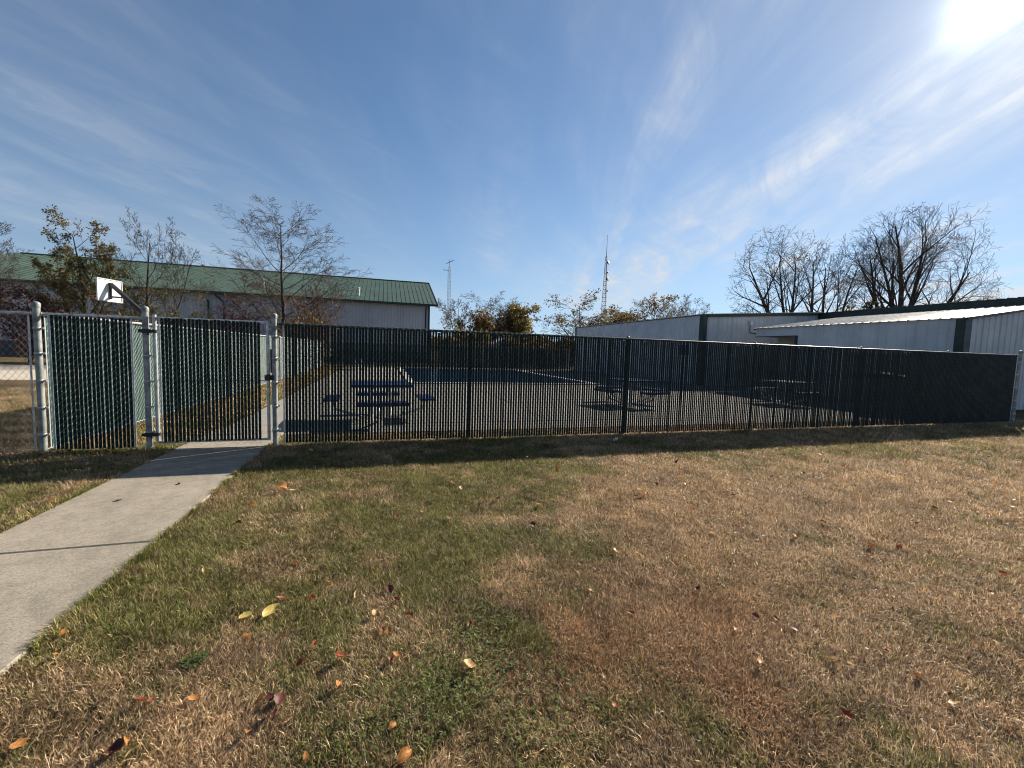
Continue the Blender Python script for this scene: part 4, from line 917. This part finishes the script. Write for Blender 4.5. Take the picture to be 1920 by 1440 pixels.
SPOTS = [(-.59,2.52,'y'),(-.71,2.52,'y'),(-.57,2.65,'r'),(-.62,2.79,'o'),(-.44,2.98,'t'),(-1.11,3.09,'t'),(-.15,2.58,'t'),(-.4,2.59,'r'),(.08,2.48,'r'),(.14,2.31,'r'),(0,2.21,'r'),(.03,2.19,'o'),(-.64,2.3,'o'),(-.34,2.15,'t'),(-.36,2.07,'r'),(-.32,2.19,'r'),(-.19,2.05,'r'),(-.07,1.98,'y'),(.04,1.97,'r'),(.07,2.0,'o'),(.11,1.99,'o'),(-.17,1.86,'o'),(-.49,1.87,'o'),(-.45,1.88,'dr'),(-.41,1.87,'dr'),(-.42,1.78,'dr'),(-.49,1.72,'o'),(.39,1.85,'t'),(.45,2.15,'r'),(-1.26,1.88,'o'),(-.89,1.78,'o'),(-.95,1.99,'r'),(-.91,1.99,'r'),(.04,1.61,'o'),(.08,1.47,'o'),(-.26,1.56,'o'),(-1.53,2.57,'o'),(-1.46,2.4,'o'),(-2.88,4.85,'y'),(-2.86,4.75,'o'),(-.87,4.62,'t'),(-.98,4.69,'o'),(1.69,2.73,'t'),(1.44,2.28,'r'),(1.37,2.03,'r'),(1.93,2.14,'dr'),(2.05,1.82,'dr'),(1.85,1.76,'t'),(2.18,1.68,'dr'),(2.46,1.41,'r'),(2.43,1.26,'r'),(3.78,2.34,'r'),(3.99,2.27,'r'),(4.2,2.01,'r'),(4.26,1.96,'r'),(4.23,1.77,'r'),(3.81,1.65,'r'),(3.54,2.21,'r'),(.94,1.47,'r'),(1.86,1.19,'r'),(2.01,1.22,'t'),(2.4,1.11,'t'),(2.13,1.44,'t'),(2.19,1.39,'t'),(.56,3.59,'t'),(1.09,3.98,'dr'),(2.03,4.17,'o'),(2.39,4.05,'t'),(2.65,3.78,'o'),(2.11,4.88,'o'),(2.98,4.07,'dr'),(3.89,4.87,'dr'),(3.43,4.22,'t'),(3.83,3.57,'o'),(3.37,3.75,'t'),(4.83,4.43,'t'),(7.91,4.35,'w'),(8.62,5.27,'t'),(7.24,3.23,'o'),(5.23,4.1,'dr'),(5.79,2.44,'t'),(4.9,2.99,'t'),(5.43,2.83,'dr'),(10.56,4.87,'t'),(10.62,4.78,'dr'),(5.91,4.96,'o'),(5.3,5.17,'o'),(-.75,1.96,'o'),(3.81,6.36,'w'),(-1.1,2.04,'dr'),(-.91,1.76,'dr')]
SPECIAL = {0:'largest pale yellow fallen leaf lying in the left foreground grass', 1:'smaller jagged yellow leaf beside the largest yellow leaf', 36:'curled orange leaf at the right edge of the path, nearer the gate of two',
           37:'curled orange leaf at the right edge of the path, nearer the viewer of two', 38:'yellow leaf lying at the left edge of the concrete path', 76:'whitish scrap-like leaf on the lawn near the right end of the fence shadow', 88:'whitish leaf in the fence shadow below the middle of the fence'}
AREA = lambda x, y: 'in the left foreground grass' if (y < 3.2 and x < .7) else 'in the brown foreground grass' if y < 3.2 else 'on the middle of the lawn' if x < 3 else 'on the far right lawn'
def put_leaf(x, y, k, size, label, group):
    z = .026+random.uniform(0,.012)
    if y > 3.2: z += .012; size *= 1.2
    if PX0 < x < PX1: z = .019
    o = link('fallen_leaf', random.choice(LV[k]), None, (x, y, z), (random.gauss(0,.3), random.gauss(0,.3), random.uniform(0,6.28)), label=label, cat='leaf', group=group)
    s = size; o.scale = (s, s*random.uniform(.8,1.2), s*random.uniform(.7,1.3)); return o
for i, (x, y, k) in enumerate(SPOTS):
    lab = SPECIAL.get(i, LC[k][0]+' fallen leaf '+AREA(x, y)); sz = .052*random.uniform(.7,1.3)
    if i == 0: sz = .105
    if i == 1: sz = .075
    if y > 3.2: sz *= 1.35
    o = put_leaf(x, y, k, sz, lab, LC[k][0]+' leaves '+AREA(x, y))
    if i == 0: o.rotation_euler = (.25,-.2,R(55))
g = random.Random(99); cnt = 0
while cnt < 120:
    x = g.uniform(-1.6, 13); y = g.uniform(2.6, 6.7) if g.random() < .85 else g.uniform(1.2, 2.6)
    if g.random() < .25: x = g.uniform(-7, -2.9); y = g.uniform(4.4, 6.9)
    if PX0-.05 < x < PX1+.05: continue
    k = g.choice('ttttoooorrd'); k = 'dr' if k == 'd' else k
    a = 'near the left fence panel' if x < -2.8 else AREA(x, y)
    put_leaf(x, y, k, g.uniform(.035,.068), LC[k][0]+' fallen leaf '+a, LC[k][0]+' leaves '+a); cnt += 1
for i in range(45):
    x = g.uniform(-6.5,-2.95); y = FY-abs(g.gauss(0,.35))-.05; k = g.choice(['dr','dr','r','t'])
    put_leaf(x, y, k, g.uniform(.035,.06), LC[k][0]+' fallen leaf near the left fence panel', LC[k][0]+' leaves near the left fence panel')
for x, y in ((-2.35,4.72),(-2.05,5.15)):
    put_leaf(x, y, 'dr', .05, 'tiny dark leaf scrap lying on the concrete path', 'leaf scraps on the path')

# every leaf gets a label of its own: its colour, the patch it lies in and its rank from the path or fence
ORD = 'first second third fourth fifth sixth seventh eighth ninth tenth eleventh twelfth thirteenth fourteenth fifteenth sixteenth seventeenth eighteenth nineteenth twentieth'.split()
ORD += ['twenty-'+w for w in ORD[:9]]+['thirtieth']+['thirty-'+w for w in ORD[:9]]
same = {}
for o in list(COL.objects):
    if o.name.startswith('fallen_leaf'): same.setdefault(o['label'], []).append(o)
for lab, obs in same.items():
    if len(obs) < 2: continue
    obs.sort(key=lambda o: o.location.x if 'left fence' not in lab else -o.location.x)
    for i, o in enumerate(obs):
        r_ = ORD[i] if i < len(ORD) else 'number %d' % (i+1)
        o['label'] = lab+', '+('closest' if i == 0 else r_+' closest')+' to the path'
